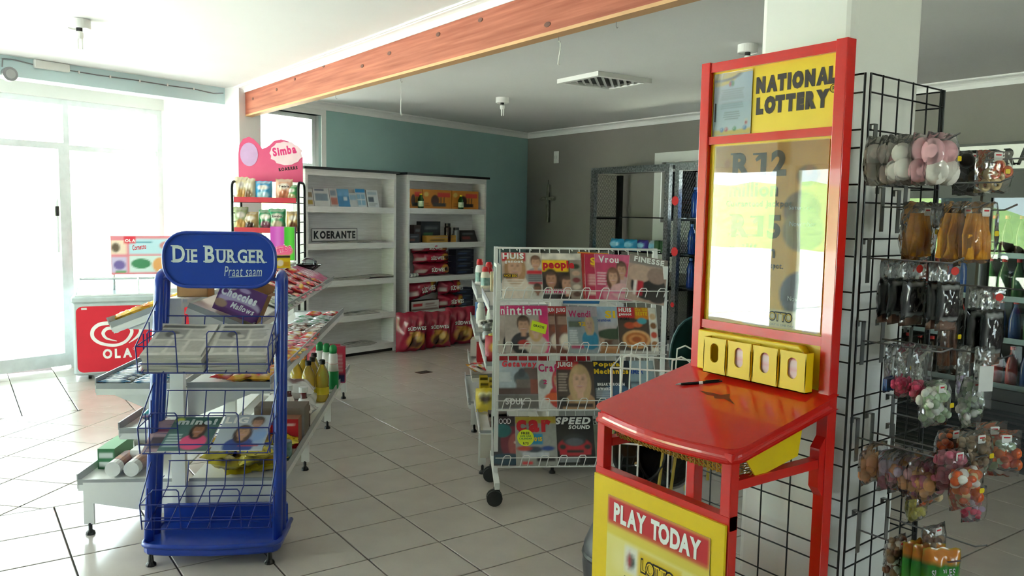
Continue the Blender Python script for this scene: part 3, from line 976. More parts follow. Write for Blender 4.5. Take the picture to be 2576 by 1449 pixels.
rows(PURP, TOPR, 2.3, 2.7, .055, (.5,), True, 'long purple-pink sweet strip at the far end of the upper gondola tray', 'sweets', 'purple strips on the upper tray', 3)
rows(YELS, MIDR, .52, .86, .11, (.35, .62, .9), True, 'yellow and orange sachet on the middle gondola tray', 'sweets', 'yellow sachets on the middle tray', 20, .018)
rows(PINK, MIDR, .9, 1.25, .09, (.3, .52, .74, .93), True, 'pink sachet on the middle gondola tray', 'sweets', 'pink sachets on the middle tray', 18, .016)
rows(RED, MIDR, 1.22, 1.5, .085, (.35, .62, .9), True, 'red sachet on the middle gondola tray', 'sweets', 'red sachets on the middle tray', 15, .016)
rows(WHITES, MIDR, 1.52, 1.86, .085, (.3, .56, .82), True, 'white and brown sachet on the middle gondola tray', 'sweets', 'white and brown sachets on the middle tray', 22, .016)
rows(FOILS, MIDR, 1.9, 2.35, .05, (.42, .76), True, 'silver and green foil roll on the middle gondola tray', 'sweets', 'silver and green foil rolls', 5)
rows(RED, MIDR, 2.5, 2.7, .1, (.5, .82), True, 'red packet at the far end of the middle gondola tray', 'sweets', 'red packets at the far end', 6)
rows(YELS, MIDR, .06, .32, .075, (.62, .88), True, 'small yellow and orange sweet packet at the near end of the middle gondola tray', 'sweets', 'packets at the near end of the middle tray', 14, .02)
rows(RED, MIDR, .08, .3, .1, (.38,), True, 'red sweet packet at the near end of the middle gondola tray', 'sweets', 'red packets at the near end', 14, .02)
T3L = (-.04, .712, -.368, .712)
rows(BARS, T3L, .03, .9, .042, (.78,), True, 'blue and white chocolate bar in the outer row of the shady-side gondola tray', 'chocolate bar', 'blue chocolate bars outer row', 2)
rows(BARS, T3L, .03, .55, .042, (.3,), True, 'blue and white chocolate bar in the inner row by the gondola spine', 'chocolate bar', 'blue chocolate bars inner row', 2)
rows(MARO, T3L, .3, .62, .06, (.68,), False, 'maroon wrapped chocolate bar lying across the blue ones', 'chocolate bar', 'maroon chocolate bars', 20, .03)
TL4 = (-.055, 1.092, -.297, .997)
rows(YELS, TL4, .1, .85, .11, (.25, .55, .85), True, 'yellow packet on the sloping top tray facing the red freezer', 'sweets', 'yellow packets facing the freezer', 20, .02)

def carton(name, w, d, h, cv, label, cat, loc, rotz, side='#c9b08a', group=None, parent=None, tilt=0., lidopen=False, m='matte'):
    """printed carton: front panel painted, other faces plain"""
    o = sheet(name, cv, w, h, parent, loc, (tilt, 0, rotz), d, m, side)
    if label: tag(o, label, cat, group)
    return o

# Choccies carton, tilted on the upper tray end
c = Cv(40, 32, '#6b3f78').noise(.12, 5, 2); c.ell(.5, .42, .46, .26, '#c9b6d3'); c.ell(.56, .3, .4, .17, '#7d4a8a'); c.ell(.2, .86, .14, .12, '#d9c2b0'); c.ell(.52, .86, .12, .07, '#b79fbf'); c.ell(.12, .26, .14, .13, '#b8977c')
ck = thing('sweet_carton', 'open purple Choccies Mallows carton tipped on the upper gondola tray', 'carton', put(g1, .155, .02, 1.073), AG)
ck.rotation_euler = (0, R(22), R(AG + 2)); ck.scale = (1.12, 1.0, 1.12)
sheet('front', c, .19, .135, ck, (0, 0, 0), (0, 0, 0), .004, 'matte', '#a57a4e')
MB().box(0, .15, 0, .19, .154, .16).box(0, .004, 0, .19, .15, .004).box(0, .004, .004, .004, .15, .13).box(.186, .004, .004, .19, .15, .13).build('carton_walls', 'cardboard', ck)
MB().add([(.19, .0, .13), (.19, .15, .13), (.235, .14, .15), (.235, .01, .15)], [(0, 1, 2, 3), (3, 2, 1, 0)]).build('flap', 'cardboard', ck)
text('Choccies', .15, .038, 'txt_white', ck, (.01, -.001, .07), bold=2, shear=.15)
text('Mallows', .1, .026, 'txt_white', ck, (.065, -.001, .03), bold=1, shear=.25)
bx = thing('sweet_carton', 'plain brown open carton at the near end of the gondola top', 'carton', put(g1, .02, .08, 1.117), AG)
MB().box(-.04, 0, 0, .1, .004, .075).box(-.04, .11, 0, .1, .114, .095).box(-.04, 0, 0, -.036, .114, .075).box(.096, 0, 0, .1, .114, .075).box(-.04, 0, 0, .1, .114, .004).build('carton_walls', 'cardboard', bx)
for k in range(4): MB().ball((-.01 + .03 * k, .05, .075), .022, .03, .03).build('sweet', ('yellow', 'red', 'orange', 'red')[k], bx)
c = Cv(20, 20, '#e9c81e'); c.ell(.4, .4, .2, .25, '#f2e7d0'); c.rect(0, .8, 1, 1, '#2c2a26'); c.rect(.6, .1, .95, .5, '#d9a31a')
carton('sweet_carton', .12, .1, .09, c, 'yellow display carton at the far end of the gondola top', 'carton', put(g1, .02, 2.05, 1.117), R(AG + 25), '#b78a55')
# black dish with glass bowl at the far end
bd_ = thing('serving_dish', 'black dish with a clear bowl at the far end of the gondola top', 'dish', put(g1, .16, 2.72, 1.055), AG)
MB().lathe([(.03, 0), (.05, .006), (.1, .045), (.105, .05), (.096, .047), (.045, .012)], 20).build('dish', 'blackgloss', bd_, smooth=True)
MB().lathe([(.03, .012), (.055, .04), (.06, .075), (.03, .1)], 16).build('bowl', 'bottle_clear', bd_, smooth=True)

# ---- groceries on the base trays
YB = sachet_set('snack_packet', [(0, '#d8c02a', '#4a3a12', '#f7f0b0'), (3, '#c9b41f', '#7a5a16', '#2a2412'), (1, '#e3cf3c', '#3d3216', '#f2e48a'), (2, '#b08a1e', '#2c2210', '#e8d23a')], .12, .17, .05, 10)
BR = (.04, .257, .468, .257)
for k in range(26):
    t = rs.uniform(.2, .88); y = rs.uniform(.07, .5)
    lay(YB, g1, *BR, t, y, rs.random() < .5, 'yellow and black foil snack packet heaped on the low gondola tray', 'snack packet', 'yellow snack packets on the low tray', 30, .03 + .03 * (k % 3))
def can(x, y, z, r, h, body, label, cat, group=None, root=None, n=16):
    p = put(root or g1, x, y, z)
    t = thing('tin_can', label, cat, p, 0, group)
    MB().lathe([(r * .94, .002), (r, .006), (r, h - .006), (r * .94, h - .002)], n).build('can_body', body, t, smooth=False)
    MB().lathe([(r * .95, h - .003), (r * .96, h), (r * .88, h), (r * .86, h - .004)], n).build('can_rim', 'chrome', t)
    MB().lathe([(r * .97, 0), (r * .97, .004)], n).build('can_base', 'chrome', t)
    return t
mat('can_green', '#5d7f74', .3, .3, two='#8aa39b', scale=40)
mat('can_dark', '#3c4a48', .3, .3, two='#5d6b68', scale=40)
can(.36, .2, .258, .033, .1, 'can_green', 'green tin can standing beside the red carton', 'can', 'green tins by the red carton')
can(.43, .3, .258, .033, .1, 'can_green', 'green tin can standing beside the red carton', 'can', 'green tins by the red carton')
can(.30, .3, .258, .033, .1, 'can_dark', 'dark tin can tucked behind the green tins', 'can')
c = Cv(24, 24, '#c4202c').noise(.06, 4, 3); c.ell(.28, .35, .1, .12, '#e2a01f'); c.ell(.18, .55, .08, .09, '#d98b1a'); c.ell(.36, .6, .07, .1, '#c7741c'); c.rect(.75, .78, .92, .84, '#f2d8d8')
carton('grocery_carton', .26, .1, .16, c, 'bright red grocery carton printed with yellow flowers', 'carton', put(g1, .2, .5, .258), R(AG), '#8c5a40')
c = Cv(10, 10, '#8d8a86'); c.rect(0, .75, 1, 1, '#7a6a5c')
carton('grocery_carton', .27, .16, .19, c, 'grey-brown open carton behind the red one', 'carton', put(g1, .2, .63, .258), R(AG), '#6b5e52')
mat('sauce', '#5a1a16', .25, coat=.4)
mat('label_white', '#e4e2de', .5)
for x, y in ((.33, .92), (.425, .87)):
    t = thing('sauce_bottle', 'dark red sauce bottle with a white cap behind the grey-brown carton', 'bottle', put(g1, x, y, .258), 0, 'dark red sauce bottles')
    MB().lathe([(.034, 0), (.038, .01), (.038, .14), (.03, .17), (.018, .2), (.017, .235)], 16).build('bottle_body', 'sauce', t, smooth=True)
    MB().lathe([(.0375, .1), (.039, .105), (.034, .165), (.024, .19)], 16, cap=False).build('label', 'label_white', t)
    MB().lathe([(.026, .225), (.026, .255)], 14).build('cap', 'white_metal', t)
mat('polybag', '#e2e0dd', .35, two='#cfccc8', scale=20)
SUG = [pillow_mesh('flour_bag', Cv(14, 14, '#e6e4e1').ell(.5, .55, .3, .2, '#8d6a6c').rect(.3, .2, .7, .3, '#3a3a3c').noise(.1, 5, i), .2, .26, .11, 'gloss', i, .2, .05) for i in range(2)]
for i, (x, y, z, cr, lb) in enumerate(((.32, 1.12, .31, True, 'white flour bag lying at the bottom of the low tray pile'), (.33, 1.3, .33, False, 'white flour bag lying in the middle of the low tray pile'), (.3, 1.24, .42, True, 'white flour bag topmost on the low tray pile'), (.14, 2.1, .32, True, 'white flour bag lying behind the oil bottles'), (.36, 2.4, .33, False, 'white flour bag at the far end of the low tray'))):
    lay([SUG[i % 2]], g1, x, z, x + .001, z, .0, y, cr, lb, 'flour bag', None, 12, .0)
film('oil', '#f0d878', 1.45, .05, 1.3, body=.35, bodyc='#dcc04a')
mat('label_yellow', '#cdb51c', .5)
OIL = MB().lathe([(.04, 0), (.045, .008), (.043, .03), (.045, .045), (.043, .06), (.045, .075), (.043, .09), (.045, .11), (.045, .17), (.038, .2), (.022, .235), (.016, .245), (.016, .26)], 18).mesh('bottle_body', 'oil', True)
OILB = MB().lathe([(.0455, .05), (.0458, .1)], 18, cap=False).mesh('label', 'label_yellow')
OILC = MB().lathe([(.02, .252), (.02, .278), (.016, .282)], 14).mesh('cap', 'black')
OILO = MB().lathe([(.02, .252), (.02, .278), (.016, .282)], 14).mesh('cap', 'orange')
for k, (x, y) in enumerate(((.27, 1.78), (.345, 1.7), (.425, 1.6), (.33, 1.86), (.25, 1.64), (.34, 1.56))):
    t = thing('oil_bottle', 'cooking oil bottle with an orange cap in the low tray' if k == 0 else 'cooking oil bottle with a dark cap in the low tray', 'bottle', put(g1, x, y, .258), 0, None if k == 0 else 'dark-capped oil bottles')
    link('bottle_body', OIL, t); link('label', OILB, t); link('cap', OILO if k == 0 else OILC, t)
mat('bleach_green', '#0f8a4a', .35)
GB = MB().lathe([(.034, 0), (.038, .01), (.038, .13), (.03, .16)], 16).mesh('bottle_body', 'bleach_green', True)
GW = MB().lathe([(.0385, .13), (.033, .19), (.03, .25), (.022, .26)], 16).mesh('shoulder', 'label_white', True)
GR_ = MB().lathe([(.036, .15), (.0335, .185)], 16, cap=False).mesh('label', 'txt_red')
GC = MB().lathe([(.024, .25), (.027, .275), (.026, .3), (.018, .315), (.004, .32)], 14).mesh('cap', 'bleach_green', True)
for k, (x, y) in enumerate(((.33, 2.12), (.39, 2.05), (.445, 1.99))):
    t = thing('cleaner_bottle', 'white-shouldered cleaner bottle with a domed green cap', 'bottle', put(g1, x, y, .258), 0, 'green-capped cleaner bottles')
    link('bottle_body', GB, t); link('shoulder', GW, t); link('label', GR_, t); link('cap', GC, t)
c = Cv(14, 20, '#d9405a').noise(.08, 4, 2); c.lines(.15, .3, .85, .8, 5, '#f2c9cf', 3, .2); c.rect(0, 0, 1, .25, '#2a3564')
RBX = []
for k, (x, y) in enumerate(((.2, 2.36), (.29, 2.3), (.38, 2.27), (.43, 2.18))):
    carton('grocery_box', .075, .05, .27, c, 'tall pink-red box with a navy foot behind the green-capped bottles', 'box', put(g1, x, y, .258), R(AG), '#b32c46', 'tall pink-red boxes')
# shady side base tray
c = Cv(20, 16, '#3f7a52').noise(.1, 4, 3); c.rect(.08, .55, .9, .8, '#cfd9d2'); c.rect(.08, .12, .9, .35, '#d9e2dc')
gb = carton('grocery_box', .08, .24, .1, c, 'long green box on the shady-side base tray', 'box', put(g1, -.445, .18, .258), R(AG), '#7fae86')
mat('tube_blue', '#3c6fae', .4, two='#c98f63', scale=9)
for k, x in enumerate((-.325, -.24)):
    t = thing('biscuit_roll', 'paper biscuit roll with a blue wrapper lying on the base tray', 'roll', put(g1, x, .05, .296), AG, 'biscuit rolls on the base tray')
    MB().tube([(0, 0, 0), (0, .05, 0)], .036, 16).build('roll_end', 'label_white', t, smooth=False)
    MB().tube([(0, .05, 0), (0, .19, 0)], .0365, 16).build('wrapper', 'tube_blue', t)
    MB().tube([(0, .19, 0), (0, .205, 0)], .033, 16).build('roll_tip', 'txt_red', t)
c = Cv(16, 18, '#e8e6e2'); c.ell(.5, .42, .3, .27, '#8a6f6c').ell(.5, .42, .24, .21, '#efeceb').ell(.5, .4, .14, .12, '#3a3a3c')
for k, (x, y) in enumerate(((-.36, .42), (-.275, .42), (-.3, .2))):
    carton('grocery_box', .07, .09, .085, c, ('white box with a round emblem standing next to the long green box', 'white box with a round emblem standing nearer the gondola spine', 'low white box with a round emblem behind the biscuit rolls')[k], 'box', put(g1, x, y, .258), R(AG), '#dedcd8')
pb = [pillow_mesh('soap_packet', Cv(10, 10, '#e2508a').rect(0, 0, 1, .42, '#1d93a0').ell(.5, .65, .25, .12, '#f3b8d0'), .12, .16, .06, 'foil', 3)]
lay(pb, g1, -.15, .52, -.151, .52, 0, .16, False, 'pink and turquoise packet on the second shady-side tray', 'packet', None, 5, .02)

# ---- goods on the gondola behind the magazine rack (far enough to stay simple but shaped)
def g2p(x, y, z): return put(g2, x - .4, y, z)
mat('ketchup', '#c4171f', .35); mat('cream_label', '#e6ddc4', .5); mat('tin_blue', '#2a5a96', .35, .2)
def squeeze(x, y, z, h, body, cap, lab, label, cat, group=None, r=.035):
    t = thing('squeeze_bottle', label, cat, g2p(x, y, z), 0, group)
    MB().lathe([(r * .9, 0), (r, .01), (r, h * .55), (r * .85, h * .72), (r * .45, h * .8)], 16).build('bottle_body', body, t, smooth=True)
    MB().lathe([(r * 1.01, h * .15), (r * 1.01, h * .5)], 16, cap=False).build('label', lab, t)
    MB().lathe([(r * .7, h * .78), (r * .72, h * .9), (r * .5, h)], 14).build('cap', cap, t)
    return t
squeeze(.02, 1.98, .985, .2, 'label_white', 'ketchup', 'can_green', 'white squeeze bottle with a red cap and green label on the top tray', 'bottle')
squeeze(.08, 1.8, .985, .19, 'ketchup', 'ketchup', 'cream_label', 'red squeeze bottle with a cream label on the top tray', 'bottle')
squeeze(.05, 1.72, .985, .16, 'cream_label', 'ketchup', 'can_green', 'cream squeeze bottle with a red cap on the top tray', 'bottle')
c = Cv(10, 14, '#d8c9a0').ell(.5, .5, .3, .3, '#b0662c'); carton('grocery_box', .06, .08, .13, c, 'small cream box at the near end of the top tray', 'box', g2p(.06, 1.2, 1.012), R(AG), '#c9b98e')
can(0, 0, 0, .04, .13, 'tin_blue', 'blue tin can on the second tray by the white bottles', 'can', None, None).location = g2p(.03, 2.05, .722)
squeeze(.02, 1.72, .722, .16, 'label_white', 'label_white', 'label_white', 'plain white bottle on the second tray beside the blue tin', 'bottle', 'plain white bottles')
squeeze(.09, 1.6, .722, .16, 'label_white', 'label_white', 'label_white', 'plain white bottle on the second tray beside the blue tin', 'bottle', 'plain white bottles')
cow = [pillow_mesh('snack_packet', Cv(12, 10, '#e6e2da').ell(.3, .4, .2, .2, '#2c2620').ell(.7, .6, .16, .2, '#2c2620').ell(.6, .2, .14, .1, '#3a3028'), .14, .1, .05, 'foil', 2)]
o = link('snack_packet', cow[0], None, g2p(.06, 1.47, .725), (-R(60), 0, R(AG))); tag(o, 'black and white patched packet leaning on the second tray', 'packet')
ct = thing('cat_figure', 'pale grey cat-shaped ornament on the third tray', 'ornament', g2p(.04, 1.18, .674), AG)
MB().lathe([(.03, 0), (.038, .01), (.034, .06), (.024, .08)], 14).build('body', 'steelgrey', ct, smooth=True)
h_ = MB().ball((0, 0, .1), .034, .03, .03, 12, 8)
for s in (-1, 1): h_.add([(s * .012, -.01, .122), (s * .034, -.01, .112), (s * .026, .012, .115), (s * .029, -.002, .15)], [(0, 1, 3), (1, 2, 3), (2, 0, 3)])
h_.build('head', 'steelgrey', ct)
can(0, 0, 0, .033, .11, 'label_yellow', 'yellow tin can on the third tray near the rack', 'can').location = g2p(.06, .85, .674)
can(0, 0, 0, .033, .14, 'tin_blue', 'dark blue tin can half behind the rack upright', 'can').location = g2p(.08, .7, 1.012 - .34)
c = Cv(16, 14, '#ddd9d2'); tobox = carton('grocery_carton', .17, .16, .13, c, 'white carton lettered TO 100 on the lower far tray', 'carton', g2p(-.04, 2.08, .42), R(AG - 8), '#c9b59a')
text('TO', .06, .035, 'txt_black', tobox, (.09, -.001, .075)); text('100', .08, .035, 'txt_black', tobox, (.08, -.001, .03))
c = Cv(20, 18, '#c4222c').noise(.05, 4, 1); c.rect(.35, .7, .75, .82, '#2c4a34'); eb = carton('grocery_box', .14, .1, .14, c, 'red Epsom salts carton on the lower far tray', 'box', g2p(.0, 1.82, .42), R(AG), '#a51c26')
text('EPSOM', .08, .02, 'txt_white', eb, (.035, -.001, .06)); text('SALTS', .075, .02, 'txt_white', eb, (.038, -.001, .032))
for k in range(4):
    o = link('sweet_sachet', (RED + WHITES)[k % 6], None, g2p(-.0 + .03 * (k % 2), 1.62 - .08 * k, .4 + .012 * k), (-R(70), 0, R(AG + 20 * k))); tag(o, 'small red and white sachet lying in front of the Epsom salts', 'packet', 'sachets by the Epsom salts')
c = Cv(10, 12, '#cdb21c').rect(0, .85, 1, 1, '#3c3410').ell(.5, .4, .2, .2, '#e3cf4a')
for k, (x, y) in enumerate(((.0, 1.3), (.06, 1.22), (-.005, 1.12), (.055, 1.05))):
    carton('grocery_box', .055, .08, .15, c, 'yellow box standing on the low tray of the cream gondola', 'box', g2p(x, y, .264), R(AG), '#b89c16', 'yellow boxes on the low tray')
o = link('snack_packet', YB[0], None, g2p(.02, .92, .268), (-R(40), 0, R(AG))); tag(o, 'crumpled yellow packet at the front of the low cream tray', 'packet')
for k in range(4):
    c = Cv(8, 6, ('#5a4638', '#7d6f60', '#8c2f2c', '#494039')[k]).noise(.2, 3, k)
    carton('grocery_box', .12, .09, .035, c, 'flat %s box on the low cream tray' % ('brown', 'tan', 'red', 'dark brown')[k], 'box', g2p(.03, .56 + .09 * (k % 2) + .1 * (k // 2), .264 + 0 * k), R(AG), '#5e5148')
RDB = [pillow_mesh('snack_packet', Cv(10, 10, '#b3232e').ell(.5, .5, .3, .2, '#e0b23c').noise(.1, 4, i), .13, .16, .05, 'foil', i) for i in range(2)]
for k in range(6):
    o = link('snack_packet', RDB[k % 2], None, g2p(.06 + .1 * k, .54 + .02 * (k % 2), .665), (-R(25), 0, R(AG + 4 * (k % 3)))); tag(o, 'red snack packet on the end tray seen through the magazine rack', 'packet', 'red packets behind the rack')

# ================================================================== magazine rack
mr = thing('magazine_rack', 'white wire magazine rack on castors holding four rows of magazines', 'magazine rack', (2.295, 3.466, 0), AG)
for x in (.035, .935):
    MB().box(x - .011, .09, .12, x + .011, .112, 1.265).build('front_upright', 'white_metal', mr)
    MB().box(x - .011, .32, .13, x + .011, .342, 1.35).build('rear_upright', 'white_metal', mr)
    MB().box(x - .009, .1, 1.245, x + .009, .335, 1.263).build('side_tie', 'white_metal', mr)
    MB().prism([(-.05, .095), (-.05, .13), (.40, .17), (.40, .135)], x - .013, x + .013, 'x').build('foot_rail', 'white_metal', mr)
    for y in (-.02, .365):
        cs = MB().tube([(x, y, .13 if y > 0 else .1), (x, y, .075)], .014, 8).prism([(x - .014, .03), (x + .014, .03), (x + .016, .09), (x - .016, .09)], y - .006, y + .03, 'y').build('castor_fork', 'rubber', mr)
        w = MB()
        for dy in (-.022, .008): w.tube([(x - .012, y + dy, .042), (x - .012, y + dy + .014, .042)], .042, 18)
        w.build('wheel', 'rubber', cs)
TIER = [1.085, .795, .495, .185]
for z in TIER:
    b = MB(); r = .0028
    x0, x1 = .03, .94
    ya, yb = .045, .235
    for y, zz, rr in ((ya, z, .004), (ya, z + .05, r), (yb, z + .26, .0035), (.1, z + .005, r), (.15, z + .015, r)): b.tube([(x0, y, zz), (x1, y, zz)], rr, 5)
    n = 17
    for k in range(n):
        x = x0 + .02 + (x1 - x0 - .04) * k / (n - 1)
        b.tube([(x, ya, z), (x, .12, z + .006), (x, yb, z + .26)], r, 5)
    for k in range(9):
        x = x0 + .03 + (x1 - x0 - .1) * k / 8
        b.tube([(x, ya, z), (x + .012, ya - .012, z + .055), (x + .022, ya - .014, z + .066), (x + .045, ya - .014, z + .066), (x + .052, ya - .012, z + .055), (x + .04, ya, z)], r, 5)
    b.build('wire_shelf', 'white_metal', mr)
MB().tube([(.03, .331, 1.345), (.94, .331, 1.345)], .005, 6).build('top_rail', 'white_metal', mr)
for k in range(12): MB().tube([(.07 + .076 * k, .331, 1.345), (.07 + .076 * k, .25, 1.335)], .003, 5).build('top_wire', 'white_metal', mr)

MT = -R(30)
def mag(px, tier, w, cv, label, h=.27, tilt=0., dy=0., dz=.0, th=.007, tl=MT):
    """a magazine leaning in one tier; px is its left edge along the rack in metres"""
    p = put(mr, px, .055 + dy, TIER[tier] + .006 + dz)
    cv.noise(.1, 22, int(px * 1000) + tier)
    o = sheet('magazine', cv, w, h, None, p, (0, 0, 0), th, 'print', '#e4e0d8', bend=-.003)
    M_ = Matrix.Translation(p) @ Matrix.Rotation(R(AG), 4, 'Z') @ Matrix.Rotation(tl, 4, 'X') @ Matrix.Rotation(R(tilt), 4, 'Y')
    o.matrix_world = M_
    return tag(o, label, 'magazine')
def X(px): return .046 + .002147 * (px - 1258)
NXY = (38, 50)
# --- row one
c = Cv(*NXY, '#c9b7a6').rect(0, .8, .55, 1, '#cf2436').person(.3, .68, .2, '#d7a98b', '#b48a5e', '#e5d6c8').rect(.57, 0, 1, 1, '#d8cfc2').person(.78, .78, .12, '#cf9f7f', '#5a3a28', '#9a9da0', False)
c.rect(.57, .52, 1, .6, '#cf2436').lines(.6, .36, .98, .52, 4, '#3a3a3c', 1, .1).rect(.6, .3, .98, .35, '#c23a48').person(.8, .2, .09, '#8a5a42', '#1f1612', '#d9d4cc', False).rect(.03, .44, .36, .52, '#2b2616').lines(.04, .2, .5, .42, 4, '#f2ece4', 2, .1)
m = mag(X(1262), 0, .235, c, 'magazine titled HUIS genoot with a long-haired woman on its cover')
text('HUIS', .115, .036, 'txt_white', m, (.006, -.0045, .228), bold=2); text('AMOR BIEG', .07, .014, 'txt_yellow', m, (.01, -.0045, .122), bold=1); text('genoot', .1, .022, 'txt_white', m, (.016, -.0045, .2), bold=2)
c = Cv(*NXY, '#3a2f2c').rect(0, .84, 1, 1, '#cfc6bb').noise(.5, 9, 3).rect(0, .58, .66, .84, '#f2c21a').person(.22, .42, .16, '#b58468', '#1c1412', '#2a2a2c').person(.62, .32, .17, '#c9967c', '#1a1210', '#20181a').rect(.7, 0, 1, .84, '#9a8a7c').noise(.12, 8, 2)
for k in range(5): c.ell(.85, .1 + .15 * k, .1, .055, ('#5a3a30', '#d9c9b8', '#7a2f34', '#c9a18a', '#3f4a3a')[k])
c.rect(.04, .1, .66, .2, '#f2ece4', .85)
m = mag(X(1362), 0, .215, c, 'magazine titled people with two dark-haired faces on its cover', dy=-.006)
text('people', .17, .06, 'txt_red', m, (.006, -.0045, .162), bold=2, gap=.05); text("ITS WAR!", .11, .024, 'txt_magenta', m, (.012, -.0045, .028), bold=2)
for k in range(3):
    c = Cv(20, 30, ('#d98a2c', '#c2342e', '#b8284a')[k]).noise(.08, 4, k).rect(.1, .1, .9, .16, '#e9d9c9').lines(.1, .3, .8, .55, 4, '#f2d3cc', k).ell(.4, .8, .2, .1, '#d99a3c')
    m = mag(X(1452 + 8 * k), 0, .17, c, ('orange magazine backing the pink ones', 'red magazine second in the pink row', 'crimson magazine lettered S in the pink row')[k], h=.278 - .006 * k, dy=.012 - .009 * k, tilt=2)
text('S', .03, .045, 'txt_yellow', m, (.03, -.0045, .2))
c = Cv(*NXY, '#c9456a').noise(.08, 4, 4).rect(0, .8, 1, 1, '#d9628a').person(.72, .66, .14, '#c99a80', '#4a2f24', '#c8a4a6', False).person(.48, .5, .15, '#d3a48a', '#6a4430', '#d98a9a').ell(.7, .2, .3, .16, '#e2b2b4').lines(.05, .3, .3, .6, 5, '#f2d9de', 4).rect(.2, .14, .8, .2, '#e2789a')
m = mag(X(1493), 0, .2, c, 'pink magazine titled Vrou with a couple on its cover', dy=-.012, tilt=2)
text('Vrou', .11, .042, 'txt_white', m, (.02, -.0045, .215), bold=1)
c = Cv(*NXY, '#b59a8c').noise(.15, 4, 5).rect(0, .8, 1, 1, '#8f8580').ell(.55, .35, .45, .3, '#2f2b2c').ell(.3, .6, .3, .2, '#c7a795').ell(.75, .6, .25, .18, '#9a8176').rect(.18, .12, .42, .44, '#c2283a').rect(.18, .12, .26, .44, '#efe8e2').ell(.8, .15, .25, .14, '#3a3434')
m = mag(X(1564), 0, .21, c, 'magazine titled FINESSE in cloudy greys, tipped sideways in its row', tilt=11, dy=-.018, dz=.006)
text('FINESSE', .165, .034, 'txt_white', m, (.025, -.0045, .228), bold=2)
c = Cv(20, 28, '#8f8a86').noise(.2, 4, 7)
mag(X(1548), 0, .2, c, 'grey magazine behind the tipped FINESSE copy', tilt=8, dy=.008)
# --- row two
def intiem(): return Cv(*NXY, '#b8aaa0').rect(0, .8, 1, 1, '#e0307a').rect(.78, 0, 1, 1, '#e0307a').noise(.06, 4, 2).person(.42, .58, .15, '#c79a7e', '#3a2a20', '#23242c', False).person(.7, .5, .13, '#d9b094', '#c9a26a', '#cfc2b4').ell(.42, .2, .13, .07, '#b8302c').rect(.3, .08, .75, .14, '#d9c8be')
m = mag(X(1255), 1, .2, intiem(), 'pink magazine titled intiem, hidden mostly behind its twin', dy=.004)
text('intiem', .13, .045, 'txt_white', m, (.004, -.0045, .217), bold=1)
m = mag(X(1272), 1, .235, intiem(), 'pink magazine titled intiem with a yellow GRATIS sticker', dy=-.008, h=.275)
text('intiem', .19, .052, 'txt_white', m, (.01, -.0045, .215), bold=1)
st = plate([(.135, .13), (.215, .105), (.228, .16), (.147, .185)], mat('fluor', '#d9f01c', .5), m, 'sticker', -.0046, .0012)
text('GRATIS', .06, .014, 'txt_black', m, (.15, -.0065, .15), (0, R(14), 0))
for k in range(2):
    c = Cv(20, 34, '#6a3a2c').noise(.2, 4, k).rect(0, .84, 1, 1, '#c8232f').ell(.5, .25, .35, .18, '#e9dccb').ell(.5, .5, .3, .1, '#8f4a30').lines(.1, .6, .7, .78, 4, '#d9b9a4', k)
    m = mag(X(1376 + 22 * k), 1, .14, c, ('brown magazine titled JUIG with a coffee cup, next to the pink ones', 'brown magazine titled JUIG with a coffee cup, next to the plastic sleeve')[k], dy=.0 - .006 * k)
    text('JUIG', .05, .03, 'txt_white', m, (.008, -.0045, .228), bold=2)
c = Cv(*NXY, '#9aa6ad').noise(.12, 5, 3).rect(0, .78, 1, 1, '#c9b8bb').person(.72, .62, .13, '#d9b39a', '#cfb48a', '#1f8fb5').rect(.52, .12, .95, .38, '#1d93ba').rect(.05, .55, .45, .68, '#5c6a5c').lines(.06, .2, .4, .5, 6, '#eef2f2', 5).rect(.1, .1, .5, .17, '#c23a6a')
m = mag(X(1428), 1, .168, c, 'magazine titled Wendi with a woman in turquoise, in a clear sleeve', dy=-.012)
text('Wendi', .12, .04, 'txt_magenta', m, (.01, -.0045, .205), bold=1); text('12', .04, .025, 'txt_yellow', m, (.06, -.0045, .155), bold=2)
plate(rrect(.178, .28, .005, 2, -.005, -.004), 'sleeve', m, 'clear_sleeve', -.008, .0005)
c = Cv(*NXY, '#8fb2d0').grad('#c98a4a', '#a9c4da', 0, 1).noise(.1, 5, 6).ell(.6, .4, .5, .12, '#3a4a34').ell(.75, .45, .1, .15, '#2f3f2c').rect(.3, .14, .9, .28, '#5a3a2c').ell(.7, .22, .2, .07, '#7a6a60').rect(0, .0, 1, .1, '#b0784a').rect(.02, .04, .18, .24, '#e9e2d9')
m = mag(X(1492), 1, .2, c, 'travel magazine with a yellow title over an orange coast', dy=-.006)
text('Sle', .1, .045, 'txt_yellow', m, (.075, -.0045, .2), bold=2); text('Mosambiek', .09, .018, 'txt_blue', m, (.015, -.0045, .18))
c = Cv(*NXY, '#4a3a30').noise(.1, 4, 3).rect(0, .76, .45, 1, '#cf2430').rect(.45, .74, .8, 1, '#e08a1c').rect(.8, 0, 1, 1, '#e9e2d6').ell(.45, .3, .36, .2, '#d9a36c').ell(.45, .3, .28, .15, '#b5652c').ell(.45, .3, .2, .1, '#d98f50').ell(.45, .3, .12, .06, '#a8501f').ell(.3, .6, .14, .07, '#c24a2c').ell(.5, .62, .12, .06, '#d9663c').ell(.62, .7, .12, .07, '#4a9aa6')
for k in range(4): c.ell(.9, .2 + .2 * k, .08, .07, ('#b0703c', '#c94a34', '#8a5a34', '#d9b48a')[k])
c.rect(0, 0, 1, .06, '#c8c2ba')
m = mag(X(1556), 1, .215, c, 'recipe magazine titled HUIS genoot with a baked pie on its cover', dy=-.014, tilt=1)
